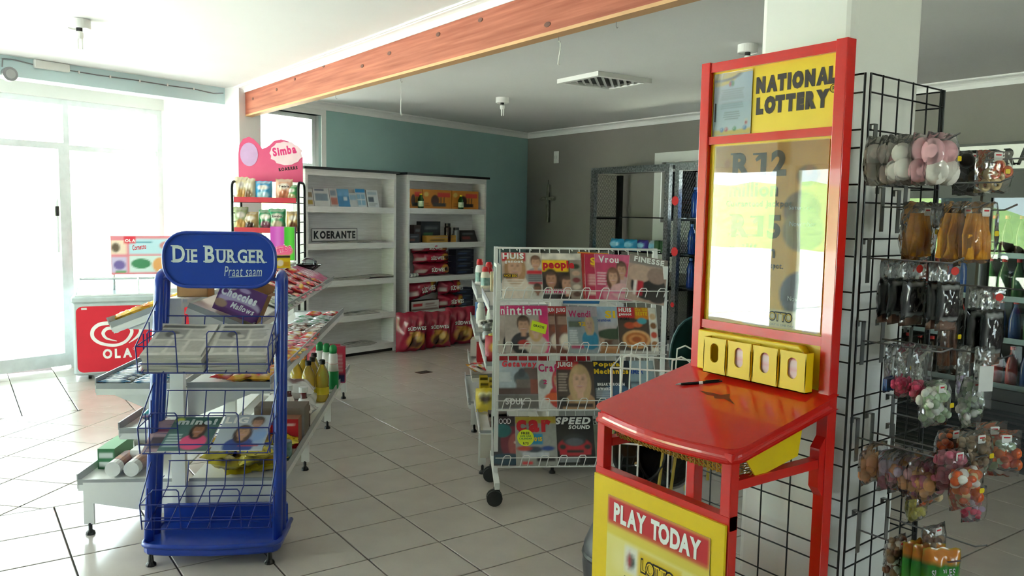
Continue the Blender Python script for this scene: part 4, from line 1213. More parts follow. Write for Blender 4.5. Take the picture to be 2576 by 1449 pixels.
text('HUIS', .07, .026, 'txt_white', m, (.008, -.0045, .238), bold=2); text('genoot', .07, .02, 'txt_white', m, (.008, -.0045, .214), bold=2); text('WORS', .055, .017, 'txt_black', m, (.01, -.0045, .19), bold=2)
text('Die 100', .065, .02, 'txt_yellow', m, (.1, -.0045, .245)); text('BESTE', .065, .022, 'txt_yellow', m, (.1, -.0045, .22), bold=2)
c = Cv(20, 8, '#1f6fb5').lines(.1, .2, .7, .8, 2, '#a9cfe8', 2).rect(.7, .2, .9, .8, '#134c86')
o = sheet('blue_packet', c, .2, .03, None, put(mr, X(1420), .16, TIER[1] + .275), (-R(40), 0, R(AG)), .03, 'foil', '#2f7fc0'); tag(o, 'flat blue packet resting on top of the second magazine row', 'packet')
# --- row three
c = Cv(*NXY, '#b9c6cf').noise(.06, 4, 2).rect(.6, .42, 1, .85, '#6a5650').ell(.55, .62, .18, .16, '#5d656c').rect(.42, .4, .8, .6, '#7a6f6a').ell(.56, .74, .08, .1, '#4a5055').rect(0, .28, 1, .42, '#5e4a44').rect(.75, .3, 1, .6, '#8a4a3c').rect(0, 0, 1, .28, '#6f6a66').noise(.12, 12, 4).lines(.04, .55, .35, .75, 5, '#f2f2f2', 3)
m = mag(X(1256), 2, .235, c, 'travel magazine titled Getaway showing an old street facade')
text('Getaway', .19, .045, mat('txt_coral', '#e8384a', .5), m, (.025, -.0045, .222), bold=2, shear=.12); text('SOUL', .1, .035, 'txt_white', m, (.04, -.0045, .02), bold=1)
c = Cv(*NXY, '#d9d6d2').noise(.06, 4, 3).person(.62, .6, .14, '#c98a70', '#c23a4a', '#c9342c').rect(.4, .1, .95, .34, '#a82c22').ell(.5, .22, .3, .1, '#d95a2c').ell(.15, .5, .12, .1, '#8a8684')
m = mag(X(1357), 2, .17, c, 'craft magazine titled Craft with a red-capped girl', dy=-.004)
text('Craft', .125, .045, 'txt_magenta', m, (.006, -.0045, .205), bold=1); text('2', .02, .025, 'txt_magenta', m, (.03, -.0045, .135), bold=1)
c = Cv(*NXY, '#4a3a34').rect(0, .82, .6, 1, '#c42430').person(.62, .6, .24, '#dcae92', '#c8a678', '#b8906a').lines(.05, .35, .3, .75, 7, '#c8b4a4', 3).rect(.1, .04, .95, .12, '#3a2c28').rect(.05, .06, .25, .25, '#2a2422')
m = mag(X(1403), 2, .205, c, 'magazine titled JUIG! with a smiling fair-haired woman', dy=-.01, tilt=1)
text('JUIG!', .085, .036, 'txt_white', m, (.005, -.0045, .228), bold=2)
c = Cv(*NXY, '#1d2430').noise(.2, 5, 4).ell(.6, .25, .4, .25, '#3a5a7a').lines(.05, .2, .5, .42, 5, '#c9ccd2', 3).rect(.7, .1, .9, .3, '#5a4a6a')
m = mag(X(1499), 2, .205, c, 'dark magazine titled Popular Mechanics in yellow letters', dy=-.004)
text('Popular', .17, .034, 'txt_yellow', m, (.006, -.0045, .228), bold=2); text('Mechanics', .19, .03, 'txt_yellow', m, (.006, -.0045, .192), bold=2); text('BREAKTHROUGH', .15, .017, 'txt_white', m, (.02, -.0045, .125), bold=2); text('AWARDS', .08, .016, 'txt_white', m, (.02, -.0045, .1), bold=2)
c = Cv(24, 30, '#8fa3ad').noise(.12, 4, 5).rect(0, .82, 1, 1, '#a9bac2').rect(.1, .1, .9, .4, '#5a4a44').rect(.1, .5, .6, .55, '#3c4a54')
m = mag(X(1560), 2, .21, c, 'grey-blue summer magazine behind the wire basket', dy=.0)
text('SUMMER', .12, .03, 'txt_blue', m, (.03, -.0045, .19), bold=1)
# --- row four
c = Cv(*NXY, '#3c3a40').noise(.2, 4, 2).rect(0, .82, 1, 1, '#35282c').ell(.55, .45, .36, .34, '#7a3040').ell(.6, .4, .2, .24, '#a85a56').ell(.25, .7, .25, .14, '#2f6a6c').ell(.7, .28, .1, .03, '#d9424a').ell(.4, .12, .5, .12, '#2f4a5a').ell(.6, .46, .04, .025, '#e9c9b8')
m = mag(X(1247), 3, .2, c, 'dark magazine titled GOOD with a painted red face')
text('GOOD', .085, .03, 'txt_white', m, (.012, -.0045, .226), bold=0)
c = Cv(*NXY, '#a3a29a').rect(0, .85, 1, 1, '#b8a03a').rect(.32, .42, .66, .64, '#2c9ac8').noise(.04, 4, 3).ell(.4, .28, .3, .09, '#a9adb5').rect(.16, .14, .8, .26, '#c9ccd2').ell(.45, .32, .2, .06, '#3a4250').ell(.2, .34, .18, .05, '#c24a38').ell(.78, .34, .16, .05, '#2f4a8a').rect(.5, .08, .95, .16, '#2a2426').rect(.15, .02, .4, .08, '#d9424a')
m = mag(X(1303), 3, .225, c, 'motoring magazine titled car with a round yellow calendar sticker', dy=-.006)
text('car', .19, .07, 'txt_red', m, (.006, -.0045, .18), bold=2)
st = plate(disc(.055, .15, .046), mat('fluor2', '#e2ee2a', .5), m, 'sticker', -.0046, .0012)
text('FREE', .045, .014, 'txt_black', m, (.032, -.0068, .168)); text('2015 CAR', .06, .01, 'txt_green', m, (.026, -.0068, .154)); text('CALENDAR', .07, .01, 'txt_green', m, (.02, -.0068, .14)); text('R75', .03, .013, 'txt_black', m, (.04, -.0068, .112)); text('2015', .06, .024, 'txt_yellow', m, (.085, -.0048, .13), bold=2)
c = Cv(*NXY, '#1c1a1c').noise(.2, 4, 3).ell(.5, .36, .42, .2, '#b32430').rect(.12, .2, .9, .36, '#b82633').ell(.5, .5, .3, .12, '#2a2c30').ell(.5, .46, .22, .08, '#5a5f66').ell(.2, .36, .08, .05, '#1c2a28').ell(.82, .36, .08, .05, '#1c2a28').rect(.3, .24, .72, .3, '#241c1e').ell(.5, .14, .3, .04, '#2a2226').lines(.1, .05, .8, .14, 2, '#c9ccd0', 2)
m = mag(X(1402), 3, .22, c, 'motoring magazine titled SPEED with a red car, bonnet open', dy=-.002)
text('SPEED', .2, .04, 'txt_white', m, (.006, -.0045, .222), bold=2, shear=.25); text('SOUND', .12, .022, 'txt_white', m, (.08, -.0045, .195), bold=2, shear=.2)
c = Cv(*NXY, '#6a7060').noise(.3, 8, 6).ell(.6, .4, .35, .3, '#9aa048').ell(.8, .25, .2, .12, '#c8783a').rect(0, .82, 1, 1, '#b8bcb4')
m = mag(X(1492), 3, .21, c, 'green country magazine on the lowest tier')
text('atteland', .15, .04, 'txt_black', m, (.006, -.0045, .222))
c = Cv(*NXY, '#b58a4a').noise(.2, 6, 7).rect(0, .8, 1, 1, '#d9cdb8').ell(.5, .4, .35, .2, '#8a5a2c')
m = mag(X(1586), 3, .19, c, 'brown magazine with a red title at the end of the lowest tier')
text('weg', .1, .04, 'txt_red', m, (.02, -.0045, .22))

# ================================================================== lottery stand
LS = thing('lottery_stand', 'red and yellow NATIONAL LOTTERY play stand in front of the white column', 'lottery stand', (1.98, 1.805, 0), -90)
for x in (0., .474):
    MB().box(x, -.005, 0, x + .035, .035, 2.015).build('rear_post', 'red', LS, bevel=.002)
for nm, z0, z1 in (('top_bar', 1.983, 2.012), ('middle_bar', 1.76, 1.784), ('lower_bar', 1.18, 1.207)):
    MB().box(.035, 0, z0, .474, .03, z1).build(nm, 'red', LS)
hd = MB().box(.035, .012, 1.784, .474, .02, 1.983).build('header_panel', 'yellow', LS)
bp = MB().box(.035, .012, 1.207, .474, .02, 1.76).build('poster_back', 'yellow', LS)
MB().box(.035, .012, 1.03, .474, .02, 1.18).build('lower_panel', 'yellow', LS)
text('NATIONAL', .266, .05, 'txt_dark', hd, (.203, .011, 1.9), bold=3, gap=.1)
text('LOTTERY', .245, .052, 'txt_dark', hd, (.206, .011, 1.838), bold=3, gap=.1)
MB().tube([(.463 + .011 * math.cos(a * PI / 8), .0105, 1.888 + .011 * math.sin(a * PI / 8)) for a in range(16)], .0009, 4, True).build('trademark_ring', 'txt_dark', hd)
text('R', .008, .011, 'txt_dark', hd, (.459, .0105, 1.8825), bold=0)
MB().tube([(.052, .0095, 1.83 + .003 * k) for k in range(20)], .004, 4).build('emblem_edge', 'txt_dark', hd)
# taped notice in a clear sleeve
c = Cv(44, 56, '#c8d8e8'); c.grad('#d8e2ec', '#b9cfe6', .1, 1).rect(0, 0, 1, .12, '#f0cc1e').ell(.5, .13, .6, .05, '#d8e2ec')
c.ell(.1, .98, .5, .16, '#f0cf20').ell(.2, 1.02, .55, .13, '#2b2a30').ell(.18, 1.06, .52, .13, '#f0cf20')
for k in range(14):
    y = .74 - .037 * k
    if k in (5, 9): continue
    w = .3 - .06 * ((k * 7) % 4) / 4 - (.08 if k > 9 else 0)
    c.rect(.48 - w, y, .5 + w, y + .014, '#70808f' if k < 9 else '#2f3a44', .8)
c.ell(.46, .85, .06, .05, '#2f6a9a').ell(.42, .84, .03, .04, '#c2384a').ell(.5, .84, .03, .04, '#3a8a4a')
for x, cc in ((.24, '#2c6cc0'), (.36, '#c8303a'), (.58, '#2f8a3a'), (.85, '#3a74b8')): c.ell(x, .09 + .02 * x, .05, .038, cc).ell(x - .015, .1 + .02 * x, .015, .012, '#ffffff', .7)
c.rect(.84, .15, .92, .25, '#e9e4e0').rect(.85, .16, .91, .21, '#c23a48')
nt_ = sheet('notice', c, .145, .185, LS, (.045, .0085, 1.786), (0, 0, 0), .0012, 'print')
plate(rrect(.149, .192, .003, 2, .043, 1.785), 'plexi', LS, 'notice_sleeve', .0075, .0006)
# jackpot poster behind a clear sheet
c = Cv(60, 84, '#e4a93a').noise(.18, 5, 3); c.grad('#e2b02c', '#d79a3c', 0, 1).noise(.12, 7, 8)
c.ell(.84, .82, .09, .055, '#8a6a3c').ell(.8, .64, .15, .1, '#7d5a34').ell(.82, .53, .17, .11, '#8f7a46').ell(.82, .19, .17, .125, '#3d2f4a').ell(.2, .5, .3, .25, '#e8bb4a', .6, 8)
for x, y in ((.85, .85), (.08, .78), (.12, .9)): c.ell(x, y, .03, .025, '#b8722c', .7)
c.rect(.33, .0, .5, .1, '#e9e4d6').rect(.5, .0, .8, .1, '#e6d9a8').rect(.86, .0, .98, .13, '#ece6df').rect(.875, .01, .965, .075, '#c8232f').rect(.885, .085, .955, .12, '#d9c078')
c.ell(.41, .05, .045, .03, '#3a5a52').ell(.38, .05, .02, .03, '#b03a44')
ps = sheet('jackpot_poster', c, .401, .541, LS, (.06, .009, 1.211), (0, 0, 0), .0015, 'print')
text('R12', .205, .075, 'txt_brown', ps, (.06, -.0012, .445), bold=2, serif=True, gap=.16)
text('million', .18, .045, 'txt_brown', ps, (.06, -.0012, .385), bold=1)
text('Guaranteed Jackpot', .24, .024, 'txt_brown', ps, (.05, -.0012, .35), bold=1)
text('R15', .19, .07, 'txt_brown', ps, (.065, -.0012, .262), bold=2, serif=True, gap=.16)
text('million', .17, .04, 'txt_brown', ps, (.07, -.0012, .205), bold=1)
text('Guaranteed', .13, .02, 'txt_brown', ps, (.05, -.0012, .172), bold=1); text('Jackpot.', .075, .022, 'txt_brown', ps, (.195, -.0012, .17), bold=1)
text('November', .085, .014, 'txt_cream', ps, (.285, -.0012, .3), bold=0); text('Saturday', .075, .014, 'txt_cream', ps, (.28, -.0012, .345), bold=0); text('November', .085, .014, 'txt_cream', ps, (.29, -.0012, .085), bold=0)
def lotto(parent, x, z, w, h, y, tagline=True):
    text('LOTTO', w, h, 'txt_dark', parent, (x, y, z), bold=2, gap=-.06)
    text('LOTTO', w * .94, h * .76, 'txt_yellow', parent, (x + w * .03, y - .0004, z + h * .12), bold=0, gap=.1)
    if tagline: text('ONE DAY IS ONE DAY', w * 1.1, h * .2, 'txt_grey', parent, (x - w * .05, y, z - h * .4), bold=0)
lotto(ps, .212, .02, .098, .03, -.0012)
text('18', .018, .02, 'txt_white', ps, (.358, -.0012, .009), bold=2)
plate(rrect(.405, .546, .003, 2, .058, 1.2085), 'plexi', LS, 'poster_cover', .006, .0008)
# slip holders
MB().prism([(.04, 1.05), (.43, 1.05), (.43, 1.16), (.415, 1.175), (.04, 1.175)], -.02, .012, 'y').build('holder_back', 'yellow', LS, bevel=.004)
for k in range(4):
    x = .097 + .0935 * k if k else .095
    x0 = .095 + .094 * k; dz = 0
    hold = MB()
    ov = [(x0 + .043 + .016 * math.cos(a), 1.115 + (.014 if math.sin(a) > 0 else -.014) + .016 * math.sin(a)) for a in [2 * PI * i / 20 for i in range(20)]]
    fx = rrect(.088, .112, .002, 4, x0, 1.05)
    # front plate with an oval hole
    n = 20
    out = []
    for i in range(n):
        a = 2 * PI * i / n
        ca, sa = math.cos(a), math.sin(a)
        t = min(.044 / abs(ca) if abs(ca) > 1e-6 else 9, .056 / abs(sa) if abs(sa) > 1e-6 else 9)
        out.append((x0 + .044 + ca * t, 1.106 + sa * t))
    vs = [(p[0], -.052, p[1]) for p in out] + [(p[0], -.052, p[1]) for p in ov] + [(p[0], -.047, p[1]) for p in ov]
    hold.add(vs, [(i, (i + 1) % n, n + (i + 1) % n, n + i) for i in range(n)] + [(n + i, n + (i + 1) % n, 2 * n + (i + 1) % n, 2 * n + i) for i in range(n)])
    hold.box(x0, -.052, 1.05, x0 + .003, -.02, 1.162).box(x0 + .085, -.052, 1.05, x0 + .088, -.02, 1.162).box(x0, -.052, 1.05, x0 + .088, -.02, 1.053)
    h = hold.build('slip_holder', 'yellow', LS)
    if k:
        c = Cv(12, 16, '#f0d6dc').rect(0, .5, 1, .62, '#e9b3bf').lines(.1, .1, .9, .45, 5, '#e3a9b6', k).rect(0, .85, 1, 1, '#d0405a')
        sheet('play_slips', c, .078, .1, h, (x0 + .005, -.045, 1.053), (0, 0, 0), .012, 'print')
# desk
n = 8
outl = [(-.006, .0), (-.006, -.37)] + [(-.006 + .03 * (1 - math.cos(a)), -.37 - .03 * math.sin(a)) for a in (.4, .8, 1.2)] + [(.024 + .461 * t, -.4 - .022 * math.sin(PI * t)) for t in [i / 14 for i in range(15)]] + [(.515 - .03 * (1 - math.cos(a)), -.37 - .03 * math.sin(a)) for a in (1.2, .8, .4)] + [(.515, -.37), (.515, 0)]
dk = MB()
sl = .088 / .4
vs = []
for off, ins in ((0, 0), (-.04, 0)):
    vs += [(x, y, 1.05 + y * sl + off) for x, y in outl]
k = len(outl)
dk.add(vs, [tuple(range(k)), tuple(range(2 * k - 1, k - 1, -1))] + [(i + k, i, (i + 1) % k, (i + 1) % k + k) for i in range(k)])
desk = dk.build('desk', 'red', LS, bevel=.014, seg=4)
mat('dark_red', '#7d100c', .5)
slot = [(.175, -.155), (.22, -.17), (.24, -.165), (.255, -.178), (.285, -.168), (.335, -.185), (.29, -.155), (.27, -.13), (.255, -.15), (.23, -.15)]
MB().add([(x, y, 1.0506 + y * sl) for x, y in slot], [tuple(range(len(slot)))]).build('slip_slot', 'dark_red', LS)
# front frame
for x in (0., .477):
    MB().box(x, -.4, 0, x + .032, -.368, .945).build('front_leg', 'red', LS, bevel=.002)
MB().box(.0, -.402, .745, .509, -.37, .782).build('front_bar', 'red', LS)
for x in (.006, .473): MB().box(x, -.37, .845, x + .03, .0, .87).build('side_rail', 'red', LS)
for x in (.004, .475): MB().prism([(-.005, .76), (-.03, .79), (-.03, .9), (-.005, .93)], x, x + .03, 'x').build('gusset', 'red', LS)
fp = MB().box(.004, -.41, .1, .505, -.402, .762).build('front_panel', 'yellow', LS)
c = Cv(44, 60, '#ecd456').noise(.06, 4, 2); c.grad('#e8d04a', '#f0e08a', 0, .8); c.ell(.3, .6, .08, .05, '#f6eaa8', .6, 4).ell(.2, .45, .1, .06, '#f6eaa8', .6, 4).ell(.15, .7, .06, .05, '#f6eaa8', .6, 4)
c.rect(.0, .86, 1, 1, '#cf2430').rect(.2, .66, .34, .79, '#eee9dc').rect(.34, .66, .76, .79, '#e8c224').ell(.27, .72, .04, .035, '#3a5a52').ell(.25, .72, .02, .035, '#b03a44')
c.rect(.2, .48, .46, .56, '#5a78b8').rect(.215, .49, .445, .55, '#c9d6ea')
fpo = sheet('play_poster', c, .392, .6, LS, (.07, -.4125, .115), (0, 0, 0), .0012, 'print')
text('PLAY TODAY', .335, .058, 'txt_white', fpo, (.028, -.001, .527), bold=2, gap=.06)
lotto(fpo, .145, .415, .13, .045, -.001)
text('Draws every Wednesday', .24, .02, 'txt_black', fpo, (.08, -.001, .362), bold=1)
text('LOTTO', .08, .03, 'txt_blue', fpo, (.09, -.001, .297), bold=2)
# slip bin under the desk
for x in (.492, .02):
    MB().prism([(-.345, .935), (-.285, .862), (-.115, .893), (-.098, .985), (-.3, .965)], x, x + .005, 'x').build('bin_end', 'yellow', LS)

lt = MB()
P0, P1 = (-.345, .925), (-.285, .87)
for a, b_ in (((-.38, .93), (-.34, .865)), ((-.34, .865), (-.115, .89))):
    kx = 30
    for i in range(kx):
        for s in (0, 1):
            xa = .025 + .465 * i / kx; xb = .025 + .465 * (i + 1) / kx
            if s: xa, xb = xb, xa
            nn = 2 if a[0] < -.35 else 6
            for j in range(nn):
                t0, t1 = j / nn, (j + 1) / nn
                lt.tube([(xa, a[0] + (b_[0] - a[0]) * t0, a[1] + (b_[1] - a[1]) * t0), (xb, a[0] + (b_[0] - a[0]) * t1, a[1] + (b_[1] - a[1]) * t1)], .0016, 4)
                xa, xb = xb, xa
lt.build('bin_mesh', mat('mesh_yellow', '#b8912a', .5), LS)
MB().box(.14, .02, .9, .36, .05, 1.03).build('bracket_box', mat('tan', '#8d7340', .6), LS)
# pen on the desk
pn = thing('ballpoint_pen', 'black ballpoint pen lying on the red lottery desk', 'pen', (1.815, 1.716, 1.0195), -44)
pn.rotation_euler = (0, R(-7), R(-44))
MB().tube([(.016, 0, 0), (.13, 0, 0)], [.0042, .0048], 10).build('barrel', 'blackgloss', pn)
MB().tube([(0, 0, 0), (.017, 0, 0)], [.0012, .0042], 8).build('tip', 'chrome', pn)
MB().box(.09, -.003, .0045, .135, .003, .0065).build('clip', 'black', pn)
MB().tube([(.07, 0, 0), (.082, 0, 0)], .0049, 10).build('band', 'label_white', pn)
MB().tube([(.13, 0, 0), (.14, 0, 0)], .003, 8).build('button', 'black', pn)

# ================================================================== wire basket of nets and the dark bin
wb = thing('wire_bin', 'tall white wire bin of fishing nets behind the lottery stand', 'wire bin', (2.17, 2.14, 0), -50)
b = MB(); r = .0035
w2, d2, hb, ht = .16, .13, .42, .98
for sx in (-1, 1):
    for sy in (-1, 1): b.tube([(sx * w2 * .85, sy * d2 * .85, .0), (sx * w2, sy * d2, ht)], .005, 6)
for z in (ht, .7, hb, .1):
    s = .85 + .15 * z / ht
    b.tube([(-w2 * s, -d2 * s, z), (w2 * s, -d2 * s, z), (w2 * s, d2 * s, z), (-w2 * s, d2 * s, z)], r, 5, True)
for sy in (-1, 1):
    for k in (0, 2):
        x = (-.55 + .55 * k) * w2
        b.tube([(x - .03, sy * d2 * .86, .05), (x - .035, sy * d2, .9), (x - .03, sy * d2, ht + .04), (x, sy * d2, ht + .055), (x + .03, sy * d2, ht + .04), (x + .035, sy * d2, .9), (x + .03, sy * d2 * .86, .05)], r, 5)
for k in range(4): b.tube([(-w2 * .9, -d2 * .9 + k * .06, hb), (w2 * .9, -d2 * .9 + k * .06, hb)], r, 5)
b.build('wire_frame', 'white_metal', wb)
def net(name, label, base, tip, hoop_c, rx, rz, netm, frame, handle, dirv=0., bagd=.12):
    t = thing(name, label, 'net', base, 0)
    B_ = Vector(base)
    MB().tube([Vector((0, 0, 0)), Vector(tip) - B_], .006, 8).build('handle', handle, t)
    hc = Vector(hoop_c) - B_
    pts = [hc + Vector((rx * math.cos(a) * math.cos(dirv), rx * math.cos(a) * math.sin(dirv), rz * math.sin(a))) for a in [2 * PI * k / 24 for k in range(24)]]
    MB().tube(pts, .005, 6, True).build('hoop', frame, t)
    nn = Vector((-math.sin(dirv), math.cos(dirv), 0))
    mb = MB(); vs = []; fs = []
    for i in range(6):
        f = math.cos(i / 5 * 1.5); dep = bagd * math.sin(i / 5 * 1.5)
        for p in pts: vs.append(hc + (p - hc) * f + nn * dep + Vector((0, 0, -dep * .8)))
    for i in range(5):
        for k in range(24): fs.append((i * 24 + k, i * 24 + (k + 1) % 24, i * 24 + 24 + (k + 1) % 24, i * 24 + 24 + k))
    mb.add(vs, fs).build('netting', netm, t, smooth=True)
    return t
mat('cane', '#c8b04a', .6); mat('lime', '#b8e020', .4); mat('bottle_teal', '#17454a', .35)
net('landing_net', 'dark net with a pale yellow cane handle leaning in the wire bin', (2.15, 2.11, .44), (2.2, 2.1, .9), (2.1, 2.16, .66), .1, .13, 'black_net', 'black', 'cane', R(-40))
net('landing_net', 'dark net on a second cane standing beside the first in the wire bin', (2.19, 2.085, .44), (2.245, 2.075, .9), (2.22, 2.14, .62), .11, .12, 'black_net', 'black', 'cane', R(-60))
net('landing_net', 'lime green hooped net rising behind the lottery board', (2.42, 2.1, .5), (2.42, 2.1, .98), (2.42, 2.06, 1.235), .1, .22, 'green_net', 'lime', 'cane', R(-55), .05)
net('landing_net', 'dark teal net bag hooped below the lime one', (2.36, 2.16, .45), (2.36, 2.16, .9), (2.36, 2.13, .99), .1, .16, 'dark_net', 'bottle_teal', 'cane', R(-55), .1)
gd = thing('braai_grid', 'silver wire grilling grid sticking out of the wire bin', 'grid', (2.26, 2.28, .44), -50)
gd.rotation_euler = (R(-8), R(28), R(-50))
b = MB()
for k in range(9): b.tube([(-.09 + .0225 * k, 0, .1), (-.09 + .0225 * k, 0, .62)], .002, 5)
for z in (.1, .27, .45, .62): b.tube([(-.095, .002, z), (.095, .002, z)], .0028, 5)
b.build('grill_wires', 'chrome', gd)
MB().tube([(0, 0, .1), (0, 0, 0)], .005, 6).build('handle', 'chrome', gd)
bi = thing('waste_bin', 'round-bellied dark grey bin standing behind the lottery front panel', 'bin', (1.785, 1.885, 0), 0)
MB().lathe([(.09, 0), (.1, .005), (.12, .2), (.14, .4), (.136, .46), (.11, .52), (.06, .555), (.01, .565)], 28).build('bin_body', mat('bin_grey', '#35353a', .4), bi, smooth=True)
MB().lathe([(.139, .42), (.143, .43), (.139, .44)], 28, cap=False).build('bin_rim', 'black', bi)

# ================================================================== wire grid round the column
def grid_panel(label, loc, rot, w, z0, z1, zs, xs):
    t = thing('wire_grid', label, 'wire grid', loc, rot, 'black wire grids round the white column')
    b = MB()
    for z in zs: b.tube([(0, 0, z), (w, 0, z)], .0026, 5)
    for x in xs: b.tube([(x, -.004, z0), (x, -.004, z1)], .0026, 5)
    b.build('wires', 'wire_black', t)
    b = MB().tube([(0, 0, z0), (0, 0, z1), (w, 0, z1), (w, 0, z0)], .0035, 6, True)
    b.build('border', 'wire_black', t)
    return t
ZG = []
z = 1.935
k = 0
while z > .05:
    ZG.append(z); z -= .05 if k % 2 == 0 else .102; k += 1
grid_panel('black wire grid on the column face behind the lottery stand', (2.093, 1.86, 0), -90, .545, .03, 1.937, ZG, [.06 + .104 * i for i in range(5)])
GA = 4.
grid_panel('black wire grid on the column face carrying the sweet bags', (2.105, 1.305, 0), GA, .455, .03, 1.937, ZG, [.06 + .09 * i for i in range(5)])
grid_panel('black wire grid on the far side of the column', (2.565, 1.345, 0), 90, .4, .03, 1.935, ZG, [.1 + .09 * i for i in range(3)])

def hook(X, z, L=.3, lz=.12, up=.0, rod=.05, what=''):
    """display hook: flat back strip over a grid wire, with one long prong towards the aisle"""
    t = thing('display_hook', 'grey steel display hook with a long prong ' + what, 'hook', (X, 1.305 + (X - 2.105) * .07, z), 0, 'display hooks on the sweet-bag grid')
    MB().box(-.009, -.0085, -lz, .009, -.0065, .006).box(-.009, -.0085, .004, .009, .012, .006).box(-.009, .01, -.012, .009, .012, .006).build('back_strip', 'steelgrey', t)
    MB().tube([(0, -.008, -rod), (0, -L + .03, -rod + up), (0, -L, -rod + up + .015)], .0026, 6).build('prong', 'steelgrey', t)
    return t
HK = [(2.132, 1.794, .24), (2.45, 1.76, .36), (2.33, 1.69, .3), (2.196, 1.62, .3), (2.291, 1.615, .33), (2.134, 1.475, .27), (2.4, 1.4, .36), (2.128, 1.24, .26), (2.241, 1.235, .3), (2.332, 1.0, .3), (2.127, .958, .3), (2.211, .96, .33), (2.342, .908, .36), (2.167, .673, .3), (2.337, .673, .3), (2.42, 1.2, .3)]
HN = ['holding the large marshmallow bags', 'holding the liquorice and gummy ring bags', 'left empty beside the liquorice prong', 'holding the orange corn sticks', 'holding the small clear sachets', 'holding the near black-banded packs', 'holding the slim packs nearer the cooler', 'holding the tall hot pink bags', 'holding the barcode card bag', 'left empty above the brown nuts', 'holding the pastel marshmallow discs', 'holding the brown nut bag', 'holding the red and green gummies', 'holding the SIMPLES bags', 'holding the pale yellow drops', 'left empty beside the green sweets']
for (X_, z_, L_), n_ in zip(HK, HN): hook(X_, z_, L_, what=n_)

def pouch_mesh(name, w, h, t, seed, m='plastic_bag', n=9):
    return pillow_mesh(name, Cv(n, n, '#ffffff'), w, h, t, m, seed, .12, .05)
rb = random.Random(5)
mat('marsh_white', '#f1ede6', .7, var=.02); mat('marsh_pink', '#f0b9c2', .7, var=.02); mat('marsh_lilac', '#d3c3dc', .7); mat('marsh_orange', '#efb27c', .7); mat('marsh_rose', '#e58aa6', .7)
mat('corn', '#d98a1c', .55, two='#e8a63a', scale=30, bump=.4); mat('licorice', '#17110f', .3); mat('gummy_red', '#d8452f', .3, two='#e8823c', scale=25); mat('ring_cream', '#e8cf9a', .5)
mat('candy_green', '#9fc08a', .3, two='#d9e2c9', scale=30); mat('candy_yellow', '#e8dc7a', .3); mat('candy_pink', '#c9657c', .35); mat('brown_nut', '#8a6a4c', .6, two='#c0a382', scale=30); mat('hot_pink', '#e0466e', .4); mat('biltong', '#5a3524', .5, two='#8a5a3c', scale=20); mat('gummy_orange', '#e2602a', .35); mat('tag_yellow', '#f0d018', .5); mat('tag_red', '#e02a20', .5)
def bag(label, X_, Y_, zt, w, h, t, rot=0., fill=None, cat='sweet bag', group=None, tagc=True, dot=True, seed=0, name='sweet_bag', top=None):
    b = thing(name, label, cat, (X_, Y_, zt), rot, group)
    if fill: fill(b, w, h, t)
    link('film', pouch_mesh('film', w, h, t, seed), b, (0, 0, -h))
    if tagc:
        p = plate(rrect(.028, .022, .002, 1, -.02, -h * .24), 'label_white', b, 'price_tag', -t * .36 - .002, .0008)
        plate(rrect(.018, .004, .001, 1, -.015, -h * .24 + .013), 'txt_red', b, 'tag_print', -t * .36 - .0032, .0004)
    if dot: plate(rrect(.016, .013, .003, 2, .01, -h * .55), 'tag_yellow', b, 'sticker', -t * .56 - .003, .0008)
    return b
def f_marsh(ms, rr=.036, n=4):
    def f(b, w, h, t):
        for k in range(n):
            x = (-.2 + .4 * (k % 2)) * w + rb.uniform(-.014, .014); z = -h * .9 + rr * .8 + (k // 2) * rr * 1.35 + rb.uniform(-.008, .008)
            MB().ball((x, rb.uniform(-.006, .006), z), rr * rb.uniform(.85, 1.0), rr * .8, rr * rb.uniform(.9, 1.1), 12, 8).build('marshmallow', ms[k % len(ms)], b, smooth=True)
    return f
def f_bits(ms, rr, n, top=.62, flatn=False):
    def f(b, w, h, t):
        g = {}
        for k in range(n):
            m = rb.choice(ms)
            x = rb.uniform(-.4, .4) * w; z = -h * .93 + rb.random() * h * top; y = rb.uniform(-.3, .3) * t
            e = rr * rb.uniform(.8, 1.2)
            g.setdefault(m, MB()).ball((x * (1 - .2 * rb.random()), y, z + rr), e, e * .8, e * rb.uniform(.7, 1.1), 7, 5)
        for m, mb in g.items():
            o = mb.build('sweets', m, b, smooth=True); o['kind'] = 'stuff'
    return f
def f_sticks(m, n=16, rr=.009):
    def f(b, w, h, t):
        for k in range(n):
            x = rb.uniform(-.38, .38) * w; x2 = x * .6 + rb.uniform(-.2, .2) * w; y = rb.uniform(-.3, .3) * t
            MB().tube([(x, y, -h * .93), ((x + x2) / 2 + rb.uniform(-.01, .01), y * .8, -h * .55), (x2 * .7, y * .6, -h * .2)], [rr, rr * 1.2, rr * .8], 7).build('corn_stick', m, b, smooth=True)
    return f
def f_rings(b, w, h, t):
    for k in range(9):
        x = rb.uniform(-.3, .3) * w; z = -h * .85 + rb.random() * h * .5; y = -t * .25 + .01 * rb.random()
        MB().tube([(x + .013 * math.cos(a * PI / 6), y, z + .013 * math.sin(a * PI / 6)) for a in range(12)], .006, 6, True).build('gummy_ring', rb.choice(['gummy_red', 'gummy_red', 'ring_cream']), b, smooth=True)
gm = 'marshmallow bags on the top prong'
